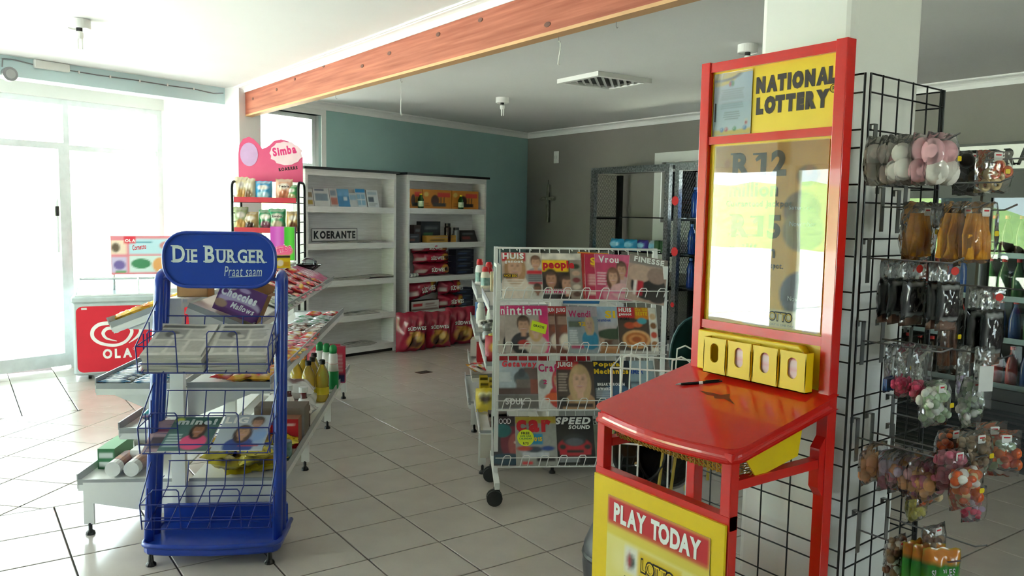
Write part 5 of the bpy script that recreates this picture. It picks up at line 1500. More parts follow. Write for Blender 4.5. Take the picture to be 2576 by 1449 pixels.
for k, (X_, Y_, cs) in enumerate(((2.132, 1.283, ['marsh_white']), (2.132, 1.25, ['marsh_white']), (2.132, 1.222, ['marsh_white', 'marsh_white', 'marsh_pink']), (2.132, 1.192, ['marsh_white']), (2.132, 1.158, ['marsh_pink', 'marsh_white']), (2.132, 1.11, ['marsh_white', 'marsh_white', 'marsh_pink', 'marsh_pink']))):
    bag('clear bag of large marshmallows, %s along the topmost prong' % ('against the grid', 'second', 'third', 'fourth', 'fifth', 'last')[k], X_, Y_, 1.762, .115, .135, .06, rb.uniform(-6, 6), f_marsh(cs, rb.uniform(.031, .036), 4), group=gm, tagc=False, dot=(k in (1, 5)), seed=k)
bag('clear bag of black liquorice chunks hanging by the sign', 2.45, 1.19, 1.738, .12, .13, .06, -20, f_bits(['licorice'], .021, 30, .6), seed=11)
bag('clear bag of red and cream gummy rings hanging by the sign', 2.45, 1.125, 1.735, .12, .12, .05, -25, f_rings, seed=12)
for k, (Y_, r_) in enumerate(((1.195, -4), (1.087, -8), (1.04, -12))):
    bag(('clear bag of orange corn sticks nearest the grid', 'clear bag of orange corn sticks between two others', 'clear bag of orange corn sticks at the prong tip')[k], 2.196, Y_, 1.585, .13, .16, .07, r_, f_sticks('corn'), cat='snack bag', group='orange corn stick bags', seed=20 + k, name='snack_bag')
for k in range(5):
    bag('small empty-looking clear sachet in the row behind the corn sticks', 2.291, 1.215 - .028 * k, 1.583, .09, .07, .02, rb.uniform(-8, 8), None, cat='sachet', group='small clear sachets', tagc=False, dot=True, seed=30 + k, name='clear_sachet')
# biltong packs: black bands with clear windows
def band_pack(label, X_, Y_, zt, w, h, rot, seed, group, red=True):
    c = Cv(14, 20, '#16161a'); c.rect(.12, .1, .88, .14, '#c9c9c9').rect(.12, .86, .88, .9, '#c9c9c9').rect(.1, .16, .14, .86, '#9a9a9c').rect(.2, .2, .82, .8, '#2c2628').noise(.15, 5, seed)
    t = thing('biltong_pack', label, 'snack pack', (X_, Y_, zt), rot, group)
    link('clear_top', pouch_mesh('clear_top', w, h * .34, .012, seed), t, (0, 0, -h * .34))
    link('pack', pillow_mesh('pack', c, w, h * .62, .03, 'gloss', seed, .2, .03), t, (0, 0, -h * .9))
    link('clear_foot', pouch_mesh('clear_foot', w, h * .22, .02, seed + 1), t, (0, 0, -h))
    MB().box(-w * .35, -.006, -h * .98, w * .35, .006, -h * .84).build('meat', 'biltong', t)
    if red: plate(disc(.01, -h * .12, .014, .011, 12), 'tag_red', t, 'sticker', -.008, .0008)
    return t
for k, (Y_, r_) in enumerate(((1.238, 4), (1.205, -2), (1.165, -6))):
    band_pack('black-banded biltong pack %s' % ('against the grid on the third prong', 'without a red sticker on the third prong', 'with a red sticker in mid third prong')[k], 2.134, Y_, 1.425, .1, .175, r_, 40 + k, 'near black-banded packs', k != 1)
for k, (Y_, r_) in enumerate(((1.11, -6), (1.08, -16))):
    band_pack(('narrow black-banded biltong pack facing the aisle on the third prong', 'narrow black-banded biltong pack twisted at the third prong tip')[k], 2.15, Y_, 1.425, .075, .18, r_, 44 + k, 'far black-banded packs', True)
for k, (Y_, r_) in enumerate(((1.175, 10), (1.12, -10), (1.078, -20))):
    band_pack(('slim black-banded pack next to the large clear pack of dark strips', 'slim black-banded pack between two others near the cooler', 'slim black-banded pack with a red sticker near the cooler')[k], 2.4, Y_, 1.35, .08, .22, r_, 48 + k, 'slim packs nearer the cooler', k == 2)
bag('large clear pack with dark strips inside beside the slim black packs', 2.33, 1.16, 1.31, .1, .2, .03, -5, f_sticks('biltong', 6, .006), cat='snack pack', seed=60, name='snack_bag')
bag('tall clear bag with a blue foot on the fourth prong', 2.128, 1.21, 1.195, .07, .135, .02, 0, lambda b, w, h, t: MB().box(-w * .4, -.006, -h * .96, w * .4, .006, -h * .72).build('sherbet', 'tin_blue', b), seed=61, tagc=False)
for k, Y_ in enumerate((1.172, 1.125)):
    bag('tall clear bag with hot pink sweets at the bottom', 2.128, Y_, 1.2, .085, .15, .03, -4, f_bits(['hot_pink'], .009, 40, .2), group='tall hot pink bags', seed=62 + k, tagc=False, dot=False)
bag('round clear bag of green and white sweets below the hot pink ones', 2.128, 1.085, 1.115, .1, .125, .06, -8, f_bits(['candy_green', 'candy_green', 'marsh_white'], .012, 60, .72), seed=64)
bag('clear bag with a white barcode card at the tip of a prong', 2.241, 1.02, 1.205, .06, .17, .02, -25, lambda b, w, h, t: MB().box(-w * .35, -.012, -h * .7, w * .35, -.011, -h * .3).build('card', 'label_white', b), seed=65, tagc=False, dot=False)
bag('tall clear bag of green and white sweets below the barcode card', 2.241, 1.045, 1.12, .07, .14, .05, -15, f_bits(['candy_green', 'marsh_white', 'candy_green'], .012, 50, .75), seed=66, dot=False)
bag('small clear bag hanging behind the green sweets', 2.3, 1.1, 1.19, .07, .15, .02, 0, f_bits(['marsh_lilac'], .006, 12, .3), seed=67, dot=False, tagc=False)
gm = 'pastel marshmallow bags'
for k, (Y_, cs) in enumerate(((1.245, ['marsh_orange', 'marsh_orange']), (1.19, ['marsh_lilac', 'marsh_rose']), (1.165, ['marsh_orange', 'marsh_rose', 'marsh_lilac']), (1.135, ['marsh_orange', 'marsh_pink']), (1.105, ['marsh_rose', 'marsh_orange']), (1.08, ['marsh_orange', 'marsh_rose']))):
    bag(('clear bag of all-orange marshmallow discs against the grid', 'clear bag of lilac and rose marshmallow discs', 'clear bag of orange, rose and lilac marshmallow discs', 'clear bag of orange and pale pink marshmallow discs', 'clear bag of rose and orange marshmallow discs in mid prong', 'clear bag of orange and rose marshmallow discs next to the dusky pink sweets')[k], 2.127, Y_, .905, .12, .115, .05, rb.uniform(-5, 5), f_bits(cs, .017, 16, .42), group=gm, seed=70 + k, tagc=False, dot=(k in (0, 5)))
bag('clear bag of dusky pink round sweets at the tip of the fifth prong', 2.127, 1.028, .945, .11, .11, .06, -10, f_bits(['candy_pink'], .013, 55, .7), seed=80)
bag('clear bag of mixed gummy shapes below the dusky pink sweets', 2.127, .99, .905, .11, .11, .05, -15, f_bits(['gummy_red', 'gummy_orange', 'marsh_white', 'ring_cream', 'gummy_red'], .014, 40, .7), seed=81, tagc=False)
bag('clear bag of brown nuts among the sweet bags', 2.211, 1.015, .985, .12, .125, .06, -12, f_bits(['brown_nut'], .012, 55, .7), cat='snack bag', seed=82, name='snack_bag')
bag('clear bag of dark brown chews behind the dusky pink sweets', 2.211, 1.08, .975, .11, .1, .05, -6, f_bits(['biltong', 'gummy_red'], .012, 40, .7), seed=83)
for k, (Y_, z_) in enumerate(((1.035, .985), (1.0, .97))):
    bag('clear bag of red and green gummies nearest the cooler', 2.342, Y_, z_, .1, .13, .05, -25 - 8 * k, f_bits(['gummy_red', 'candy_green', 'gummy_red'], .013, 30, .55), group='red and green gummy bags', seed=84 + k, dot=False)
bag('clear bag of purple sweets drooping at the lowest prong tip', 2.3, 1.045, .805, .08, .1, .04, -20, f_bits(['marsh_lilac', 'hot_pink'], .009, 30, .6), seed=86, tagc=False, dot=False)
bag('clear bag of cream shells under the pastel marshmallows', 2.2, 1.12, .83, .1, .08, .04, -5, f_bits(['ring_cream', 'biltong', 'gummy_orange'], .013, 24, .55), seed=87, tagc=False, dot=False)
bag('small clear bag of pale yellow drops hanging alone', 2.337, 1.225, .735, .075, .095, .05, 0, f_bits(['candy_yellow'], .011, 40, .62), seed=88, dot=False)
bag('clear bag of mixed nuts at the bottom of the grid', 2.167, 1.185, .645, .09, .12, .05, 0, f_bits(['brown_nut', 'biltong', 'marsh_white'], .012, 50, .72), cat='snack bag', seed=89, name='snack_bag')
def simples(label, Y_, rot, seed, X_=2.167):
    c = Cv(16, 24, '#2f8f2c'); c.grad('#4aa82e', '#1f7a2a', .35, .8).rect(0, .82, 1, 1, '#d8801c').ell(.45, .84, .6, .06, '#d8801c')
    for k in range(9):
        r2 = random.Random(k + seed); c.ell(r2.random(), r2.random() * .32, .16, .1, '#d98a3c').ell(r2.random(), r2.random() * .3, .06, .04, '#8a4a1c')
    t = thing('snack_bag', label, 'snack bag', (X_, Y_, .655), rot)
    link('pack', pillow_mesh('pack', c, .1, .18, .045, 'foil', seed, .15, .04), t, (0, 0, -.18))
    text('SIMPLES', .062, .02, 'txt_cream', t, (-.03, -.021, -.075), (0, R(-8), 0), bold=1)
    return t
simples('green and orange SIMPLES snack bag in front', 1.06, -38, 1)
simples('green and orange SIMPLES snack bag second in line', 1.095, -25, 2)
simples('green and orange SIMPLES snack bag next to the mixed nuts', 1.13, -10, 3)
bag('clear bag of brown rusks above the SIMPLES bags', 2.2, 1.1, .7, .1, .1, .04, -5, f_bits(['biltong', 'brown_nut'], .012, 20, .4), seed=93, dot=False, cat='snack bag', name='snack_bag')

# ================================================================== drinks cooler
CL = thing('drinks_cooler', 'black glass-door drinks cooler under a KOELDRANK sign', 'cooler', (5.295, 3.12, 0), -90)
CW = 2.5
MB().box(0, .02, .0, CW, .75, .42).build('base', 'black', CL)
for k in range(9): MB().box(.03, .012, .06 + .036 * k, CW - .03, .02, .08 + .036 * k).build('grille_bar', 'steel_dark', CL)
MB().box(0, .05, .42, .04, .75, 1.83).box(CW - .04, .05, .42, CW, .75, 1.83).box(0, .72, .42, CW, .75, 1.83).box(0, .05, 1.76, CW, .75, 1.83).build('cabinet', 'steel_dark', CL)
MB().box(0, .0, 1.73, CW, .06, 1.845).build('top_rail', 'black', CL)
for k in range(4):
    x0 = .02 + .615 * k
    d = MB().box(x0, 0, .43, x0 + .05, .04, 1.73).box(x0 + .55, 0, .43, x0 + .6, .04, 1.73).box(x0 + .05, 0, .43, x0 + .55, .04, .5).box(x0 + .05, 0, 1.68, x0 + .55, .04, 1.73).build('door', 'black', CL)
    MB().box(x0 + .05, .015, .5, x0 + .55, .022, 1.68).build('pane', 'glass', d)
    MB().tube([(x0 + .03, -.03, .95), (x0 + .03, -.03, 1.3)], .01, 8).build('door_handle', 'steelgrey', d)
for z in (.5, .79, 1.05, 1.32):
    s = MB().box(.04, .1, z, CW - .04, .7, z + .012).build('shelf', 'steel_dark', CL)
    MB().box(.04, .09, z - .012, CW - .04, .1, z + .022).build('price_strip', 'rail_grey', s)
mat('strip_glow', '#fff3c8', .5, emit=9)
MB().tube([(.615, .085, .55), (.615, .085, 1.68)], .009, 10).build('reflection_strip', 'strip_glow', CL)  # glowing strip stands in for a bright window reflection at the door edge
sgn = MB().box(.28, -.01, 1.845, CW, .03, 2.01).build('sign_board', 'label_white', CL)
MB().box(.275, -.014, 2.0, CW, .03, 2.016).box(.275, -.014, 1.84, CW, .03, 1.853).build('sign_edge', 'black', sgn)
text('KOELDRANK', .745, .105, 'txt_black', sgn, (.34, -.0115, 1.872), bold=2, serif=True, gap=.16)
mat('cola', '#2a130c', .2); mat('soda_red', '#8a1a18', .3); mat('soda_blue', '#1d3a78', .3); mat('soda_green', '#2c5a34', .3)
BM = {m: MB().lathe([(.03, 0), (.034, .01), (.034, .12), (.026, .16), (.013, .2), (.013, .225)], 12).mesh('bottle_body', m, True) for m in ('cola', 'soda_red', 'soda_blue', 'soda_green')}
BC = MB().lathe([(.015, .22), (.015, .24)], 10).mesh('cap', 'txt_red')
for si, z in enumerate((.512, .802, 1.062, 1.332)):
    for k in range(13):
        m = ('cola', 'cola', 'soda_red', 'soda_blue', 'soda_green')[(k // 3 + si) % 5]
        t = thing('drink_bottle', '%s drink bottle on the %s shelf of the black cooler' % ({'cola': 'dark cola', 'soda_red': 'red', 'soda_blue': 'blue', 'soda_green': 'green'}[m], ('bottom', 'second', 'third', 'top')[si]), 'bottle', put(CL, .12 + .085 * k, .17, z), 0, 'drink bottles in the cooler')
        link('bottle_body', BM[m], t); link('cap', BC, t)

# ================================================================== steel display units by the grey wall
def steel_unit(label, y0, w):
    t = thing('steel_display_unit', label, 'display unit', (6.12, y0, 0), -90)
    d = .45
    for x in (0, w - .06):
        MB().box(x, 0, 0, x + .06, .05, 2.0).build('front_post', 'steel_brushed', t)
        MB().box(x, d - .05, 0, x + .06, d, 2.0).build('rear_post', 'steel_dark', t)
    MB().box(0, 0, 2.0, w, .05, 2.07).build('top_bar', 'steel_brushed', t)
    MB().box(0, .05, 2.02, w, d, 2.06).build('top_deck', 'steel_dark', t)
    for z in (.25, .78, 1.13, 1.24, 1.505):
        if z == 1.24: continue
        MB().box(.06, .05, z, w - .06, d - .05, z + .012).build('glass_shelf', 'bottle_clear', t)
        for xb in (0, w - .05): MB().box(xb, .05, z - .02, xb + .05, d, z).build('shelf_bearer', 'steel_dark', t)
    b = MB()
    for x in (.03, w - .03):
        n = 14
        for i in range(n):
            for s in (0, 1):
                ya, yb = .05 + (d - .1) * i / n, .05 + (d - .1) * (i + 1) / n
                if s: ya, yb = yb, ya
                zz = .3
                while zz < 1.98:
                    b.tube([(x, ya, zz), (x, yb, zz + .05)], .0016, 3, cap=False)
                    ya, yb = yb, ya; zz += .05
    b.build('side_mesh', 'steel_dark', t)
    return t
u1 = steel_unit('brushed dark steel display unit nearer the wall cross', 7.22, 1.24)
u2 = steel_unit('brushed dark steel display unit with red price stars', 5.9, 1.2)
mat('star_red', '#f0343c', .5)
def star(x, z, r, label):
    n = 18
    p = [(r * (1 if k % 2 == 0 else .8) * math.cos(PI * k / n), r * (1 if k % 2 == 0 else .8) * math.sin(PI * k / n)) for k in range(2 * n)]
    o = MB().prism(p, -.002, 0, 'y').build('price_star', 'star_red', None, put(u2, x, -.003, z), (0, 0, R(-90)))
    tag(o, label, 'price star')
star(.02, 1.69, .052, 'red star-shaped price tag highest on the steel post')
star(.035, 1.17, .052, 'red star-shaped price tag halfway down the steel post')
star(.03, .62, .028, 'small red star-shaped price tag lowest on the steel post')
film('water_blue', '#7fb0e8', 1.4, .05, 1.2, body=.35, bodyc='#2f62c8')
WBm = MB().lathe([(.036, 0), (.042, .01), (.04, .06), (.042, .1), (.04, .15), (.042, .19), (.032, .24), (.016, .27), (.015, .29)], 14).mesh('bottle_body', 'water_blue', True)
WBc = MB().lathe([(.018, .285), (.018, .31)], 10).mesh('cap', 'tin_blue')
for k in range(8):
    t = thing('water_bottle', 'clear blue water bottle on a shelf of the starred steel unit', 'bottle', put(u2, .15 + .1 * (k % 4), .12, (1.145, .795)[k // 4]), 0, 'blue water bottles in the steel unit'); link('bottle_body', WBm, t); link('cap', WBc, t)
for k in range(3):
    t = thing('water_bottle', 'water bottle on the upper glass shelf of the starred steel unit', 'bottle', put(u2, .15 + .1 * k, .15, 1.52), 0, 'upper water bottles'); link('bottle_body', WBm, t); link('cap', WBc, t)
mat('pack_cyan', '#3aa6d8', .4); mat('pack_violet', '#4a3fa6', .4)
for k, (x, w, m, lb) in enumerate(((.15, .22, 'pack_cyan', 'cyan'), (.39, .2, 'pack_cyan', 'cyan'), (.61, .16, 'pack_violet', 'violet'), (.79, .16, 'label_white', 'white'))):
    c = Cv(12, 8, {'cyan': '#2f9ad0', 'violet': '#4a3fa6', 'white': '#b9cfd9'}[lb]).ell(.5, .5, .35, .25, '#8fd0ee').noise(.15, 4, k)
    o = link('tissue_pack', pillow_mesh('tissue_pack', c, w, .12, .12, 'foil', k, .1, .06), None, put(u1, x + w / 2, .2, 1.145), (0, 0, R(-90))); tag(o, '%s wrapped soft pack on the middle shelf of the unit near the cross' % lb, 'soft pack', 'soft packs in the steel unit')
for k in range(3):
    can(0, 0, 0, .045, .13, 'soda_green', 'green tin with a pink band at the end of the steel unit shelf', 'can', 'green tins in the steel unit').location = put(u1, 1.0 + .09 * (k % 2), .12 + .1 * (k // 2), 1.142)

# window in the grey wall behind the steel units
wall = [o for o in bpy.data.objects if o.name == 'wall_right'][0]
me = MB()
wy0, wy1, wz0, wz1 = 4.6, 6.66, 1.46, 2.14
me.box(GX, BY - .3, 0, GX + .2, wy0, CZ).box(GX, wy1, 0, GX + .2, 10.2, CZ).box(GX, wy0, 0, GX + .2, wy1, wz0).box(GX, wy0, wz1, GX + .2, wy1, CZ)
wall.data = me.mesh('wall_right', 'greywall')
window('window_7', (GX + .06, wy1, wz0), -90, wy1 - wy0, wz1 - wz0, 3, 1, .04)
MB().box(GX - .014, wy0 - .1, wz1, GX, wy1 + .11, wz1 + .11).box(GX - .014, wy1, .9, GX, wy1 + .11, wz1).box(GX - .014, wy0 - .1, .9, GX, wy1, wz0).build('trim_5', 'white_paint')['kind'] = 'structure'

# socket and cross on the grey wall
so = thing('wall_socket', 'white double socket plate high on the grey wall', 'socket', (GX - .001, 8.62, 2.21), -90)
MB().rbox(-.05, -.012, 0, .05, 0, .16, .004).build('plate', 'white_metal', so)
for dx in (-.02, .02): MB().tube([(dx, -.0125, .06), (dx, -.0125, .1)], .003, 6).build('switch', 'rail_grey', so)
mat('driftwood', '#6a675f', .9, two='#8f8b80', scale=20, bump=.6); mat('charcoal', '#3a3733', .9)
cr_ = thing('wall_cross', 'rough driftwood cross hanging on the grey wall', 'cross', (GX - .02, 8.77, 1.43), -90)
for k, (x0, z0, x1, z1, rr) in enumerate(((.0, .0, .01, .16, .022), (.005, .15, -.005, .32, .028), (.0, .3, .015, .5, .026))):
    MB().tube([(x0, 0, z0), ((x0 + x1) / 2 + .008, -.006, (z0 + z1) / 2), (x1, 0, z1)], [rr * .8, rr, rr * .85], 7).build('stick', 'driftwood', cr_)
for s in (-1, 1): MB().tube([(s * .025, -.004, .31), (s * .1, -.008, .315), (s * .155, -.004, .305)], [.022, .028, .024], 7).build('stick', 'driftwood', cr_)
MB().tube([(.03, .0, -.01), (.035, .0, .25), (.03, .0, .5)], .009, 5).build('bark', 'charcoal', cr_)
MB().tube([(0, 0, .5), (.0, .005, .56)], .004, 5).build('hanger', 'charcoal', cr_)

# ================================================================== whitewashed shelf units
def shelf_unit(label, x0, w, zs, bottom):
    t = thing('shelf_unit', label, 'shelf unit', (2.90 + x0 * math.cos(R(13)), 7.75 + x0 * math.sin(R(13)), 0), 13)
    d = .22
    for x in (0, w - .03): MB().box(x, 0, 0, x + .03, d, 1.94).build('side_panel', 'whitewash', t)
    MB().box(.03, d - .01, .0 if bottom else .34, w - .03, d, 1.94).build('back_panel', 'whitewash', t)
    MB().box(-.03, -.03, 1.94, w + .03, d + .01, 1.965).build('top_board', 'steel_dark', t)
    MB().box(.03, 0, 1.88, w - .03, .02, 1.94).build('top_rail', 'whitewash', t)
    for z in zs:
        s = MB().box(.03, 0, z - .02, w - .03, d - .01, z).build('shelf', 'whitewash', t)
        MB().box(.03, -.004, z - .06, w - .03, .012, z + .002).build('shelf_lip', 'whitewash', s)
    if bottom: MB().box(.0, .02, 0, w, .03, .06).build('plinth', 'black', t)
    return t
ZS = (.095, .434, .812, 1.197, 1.572)
s1 = shelf_unit('whitewashed newspaper shelf unit beside the window', 0, 1.15, ZS, True)
s2 = shelf_unit('whitewashed grocery shelf unit with red charcoal sacks', 1.315, 1.25, (.402, .795, 1.183, 1.573), False)
def bro(x, w, h, c, label, tilt=14):
    o = sheet('brochure', c, w, h, None, put(s1, x, .08, 1.575), (-R(tilt), 0, R(13)), .01, 'print', '#cfcdc8'); tag(o, label, 'brochure')
bro(.03, .13, .18, Cv(18, 22, '#d9d6d0').rect(.08, .55, .5, .85, '#7a8a8c').rect(.55, .5, .92, .8, '#a08a6a').rect(.1, .1, .9, .35, '#c0a04a').noise(.1, 4, 1), 'pale brochure with gold panels at the end of the top shelf')
bro(.165, .19, .19, Cv(18, 22, '#dcdcd8').rect(.1, .3, .9, .7, '#8a9aa6').rect(.1, .85, .7, .93, '#3a4a6a').noise(.1, 4, 2), 'large white brochure with a grey landscape photo')
bro(.36, .1, .19, Cv(12, 20, '#c9c4c0').rect(.1, .1, .9, .5, '#c07a6a').rect(.1, .6, .8, .9, '#8f9aa8').noise(.15, 4, 3), 'narrow brochure with a red-brown picture')
bro(.455, .15, .19, Cv(16, 20, '#4f8fc0').rect(.0, .6, 1, 1, '#79aed6').rect(.5, .35, .8, .55, '#e2ecf2').noise(.12, 4, 4), 'blue brochure with a pale blue top')
bro(.6, .11, .15, Cv(14, 18, '#d2d6d8').rect(.1, .5, .9, .85, '#9ab8cc').noise(.08, 4, 5), 'low white and pale blue brochure')
bro(.69, .13, .2, Cv(18, 22, '#dfe6ea').rect(0, .78, 1, 1, '#2f8fd0').rect(.1, .1, .9, .7, '#8fb8d2').rect(.48, .1, .52, .7, '#ffffff').rect(.1, .38, .9, .42, '#ffffff'), 'white brochure with a bright blue heading')
bro(.835, .15, .19, Cv(18, 22, '#d6dadc').rect(.1, .3, .6, .6, '#5a6a7a').rect(.1, .72, .9, .88, '#a9b8c2').lines(.1, .05, .9, .25, 4, '#7a8288', 2), 'white brochure with a small dark photo')
ks = thing('shelf_sign', 'white KOERANTE sign with a thin black border', 'sign', put(s1, .2, .195, 1.212), 13)
MB().box(0, 0, 0, .575, .008, .135).build('board', 'label_white', ks)
MB().box(0, -.001, 0, .575, 0, .006).box(0, -.001, .129, .575, 0, .135).box(0, -.001, .006, .006, 0, .129).box(.569, -.001, .006, .575, 0, .129).build('border', 'txt_black', ks)
text('KOERANTE', .525, .082, 'txt_black', ks, (.025, -.0015, .026), bold=2, gap=.1)
for z, items in ((1.199, ((.32, 1), (.5, 2), (.72, 0))), (.814, ((.42, 0), (.48, 1), (.75, 2), (.8, 1))), (.436, ((.5, 2), (.62, 0))), (.097, ((.5, 1), (.56, 2), (.6, 0)))):
    for k, (x, sd) in enumerate(items):
        o = sheet('newspaper', NEWS[sd], .3, .19, None, put(s1, x, .0 - .012 * (k % 2), z + .006 * k + .008), (-R(89), 0, R(13 + 3 * (k % 3 - 1))), .006, 'paper', '#a9a6a0', wave=.003, seed=k)
        tag(o, 'flat newspaper lying on the %s shelf of the newspaper unit' % {1.199: 'KOERANTE', .814: 'middle', .436: 'fourth', .097: 'bottom'}[z], 'newspaper', 'flat newspapers on the whitewashed shelf')
# grocery unit contents (x measured from the first unit's corner)
def sp(x, y, z): return put(s1, x, y, z)
c = Cv(30, 22, '#d98a34').noise(.06, 4, 1).rect(.5, .62, .95, .86, '#d9473a').ell(.42, .42, .14, .3, '#4a3028').rect(.34, .1, .8, .3, '#3c3834').rect(.6, .25, .64, .6, '#3c3a38').rect(.72, .25, .75, .6, '#3c3a38').ell(.12, .75, .08, .12, '#e8c66a').lines(.06, .1, .25, .3, 3, '#8a4a1c', 1)
for k, (x, w) in enumerate(((1.352, .23), (1.59, .45), (2.05, .44))):
    carton('braai_box', w, .12, .215, c, ('narrow orange boxed grill at the end of the top shelf', 'orange boxed grill in the middle of the top shelf', 'orange boxed grill behind the second green bottle')[k], 'box', sp(x, .06, 1.575), R(13), '#c9782c')
for k, x in enumerate((1.53, 2.16)):
    t = thing('green_bottle', ('dark green bottle in front of the narrow orange box', 'dark green bottle in front of the wide orange box')[k], 'bottle', sp(x, .025, 1.575), 0)
    MB().lathe([(.03, 0), (.034, .01), (.034, .1), (.02, .13), (.013, .15)], 14).build('bottle_body', mat('bottle_green', '#1f4a1c', .2) if k == 0 else 'bottle_green', t, smooth=True)
    MB().lathe([(.0345, .02), (.0345, .08)], 14, cap=False).build('label', 'candy_green', t)
    MB().lathe([(.015, .148), (.015, .165)], 10).build('cap', 'tag_yellow', t)
mat('dark_pack', '#26282c', .4, two='#3c3f44', scale=20)
def simple_box(x, y, z, w, d, h, cc, label, cat='box', group=None, tilt=0., c2='#b9a98a'):
    c = Cv(14, 12, cc).noise(.2, 4, int(x * 100)).rect(.12, .2, .6, .45, c2, .7).rect(.2, .62, .85, .75, '#8a8f94', .5)
    return carton('grocery_box', w, d, h, c, label, cat, sp(x, y, z), R(13), cc, group, None, tilt)
simple_box(1.37, .05, 1.185, .16, .12, .1, '#33323a', 'dark box low at the end of the second grocery shelf', c2='#7a4a3a')
simple_box(1.48, .08, 1.185, .1, .1, .2, '#3a2622', 'dark red-brown tall pack on the second grocery shelf', c2='#b8863a')
simple_box(1.62, .12, 1.185, .3, .08, .24, '#20242a', 'black pack with a green flash at the back of the second grocery shelf', c2='#4a7a4a')
simple_box(1.63, .03, 1.185, .46, .08, .08, '#b8893c', 'long yellow carton at the front of the second grocery shelf', c2='#3a2c1c')
for k, (x, h) in enumerate(((1.98, .22), (2.12, .17))):
    t = thing('jar', ('tall dark jar beside the long yellow carton', 'short grey jar at the end of the long yellow carton')[k], 'jar', sp(x, .06, 1.185), 0)
    MB().lathe([(.036, 0), (.04, .008), (.04, h * .75), (.03, h * .85)], 14).build('jar_body', ('cola', 'steelgrey')[k], t, smooth=True); MB().lathe([(.034, h * .84), (.034, h)], 12).build('lid', 'black', t)
simple_box(2.2, .05, 1.185, .28, .13, .15, '#2c2528', 'dark flat packs leaning at the end of the second grocery shelf', tilt=-R(25), c2='#8a3a34')
# red charcoal sacks
def sackcv(seed):
    c = Cv(22, 26, '#9a1f38').noise(.12, 5, seed).ell(.55, .3, .34, .2, '#c98a34').ell(.5, .25, .22, .14, '#6a3a20').ell(.62, .34, .1, .08, '#e0b860').ell(.4, .2, .1, .08, '#4a2a1c').rect(.3, .48, .6, .52, '#d9b04a', .7)
    return c
SACK = [pillow_mesh('sack_body', sackcv(i), .4, .46, .22, 'foil', i, .2, .03) for i in range(3)]
def sack(label, loc, rotz, kind, lie=False, group=None, k=0, sc=1.):
    t = thing('charcoal_sack', label, 'sack', loc, 0, group)
    t.rotation_euler = (0, 0, rotz) if not lie else (0, R(90), rotz)
    o = link('sack_body', SACK[k % 3], t); o.scale = (sc, sc, sc)
    text('SÜDWES', .24 * sc, .05 * sc, 'txt_white', t, (-.12 * sc, -.136 * sc, .26 * sc) if not lie else (-.02 * sc, -.104 * sc, .12 * sc), (0, 0, 0) if not lie else (0, R(-90), 0), bold=1, serif=True)
    return t
for k, (x, y, r_, lb) in enumerate(((1.24, -.16, 2, 'red charcoal sack leaning against the end of the grocery unit'), (1.6, -.165, -6, 'red charcoal sack standing second on the floor'), (1.97, -.165, -5, 'red charcoal sack standing third on the floor'), (2.36, -.165, -6, 'red charcoal sack on the floor nearest the cream gondola'))):
    sack(lb, sp(x, y, .0), R(r_), 0, False, None, k, (.95, .9, .95, .92)[k])
def lying(label, x, z, L, h, seed, y=.1, roll=0.):
    c = Cv(26, 14, '#9a1f38').noise(.12, 5, seed).ell(.8, .55, .14, .3, '#c98a34').ell(.82, .5, .08, .18, '#5a3020').rect(.02, .25, .2, .5, '#d8c9c4', .8)
    t = thing('charcoal_sack', label, 'sack', sp(x, y, z), 13)
    t.rotation_euler = (0, R(roll), R(13))
    link('sack_body', pillow_mesh('sack_body', c, L, h, .19, 'foil', seed, .12, .05), t, (L / 2, 0, 0))
    text('SÜDWES', .2, h * .36, 'txt_white', t, (L * .32, -.112, h * .32), bold=1, serif=True)
lying('red charcoal sack lowest in the shelf stack of three', 1.5, .8, .54, .15, 5)
lying('red charcoal sack middle of the shelf stack of three', 1.49, .945, .54, .13, 6)
lying('red charcoal sack topmost in the shelf stack of three', 1.46, 1.07, .54, .11, 7)
lying('tipped red charcoal sack on the lower grocery shelf', 1.4, .52, .46, .2, 8, roll=-10)
lying('red charcoal sack lying low at the right of the lower grocery shelf', 1.86, .405, .4, .16, 9)
lying('red charcoal sack resting on another on the lower grocery shelf', 1.86, .565, .36, .17, 10)
c = Cv(24, 10, '#d8d2cc').rect(0, 0, 1, .2, '#6a3a30').rect(.05, .45, .4, .75, '#c4343a').lines(.5, .35, .95, .8, 3, '#8a4a44', 1)
carton('firewood_pack', .42, .12, .11, c, 'white-labelled firewood pack under the tipped sack', 'firewood pack', sp(1.42, .05, .405), R(13), '#5a3c2c')
for k in range(2):
    for j in range(4 - k):
        simple_box(2.12, .06 + .0 * k, (.797, .405)[k] + .075 * j, .3, .13, .07, '#23283a', 'dark blue carton stacked at the end of the %s grocery shelf' % ('third', 'lowest')[k], 'carton', 'dark blue cartons', c2='#4a5a80')
for k in range(4):
    t = thing('white_roll', 'small white wrapped roll at the end of the third grocery shelf', 'roll', sp(1.36 + .05 * (k % 3), .03 + .03 * (k // 3), .822 + .04 * (k // 3)), 20, 'small white rolls')
    MB().tube([(-.03, 0, 0), (.03, 0, 0)], .022, 12).build('roll', 'label_white', t); MB().tube([(-.012, 0, 0), (.012, 0, 0)], .0225, 12).build('band', 'rail_grey', t)

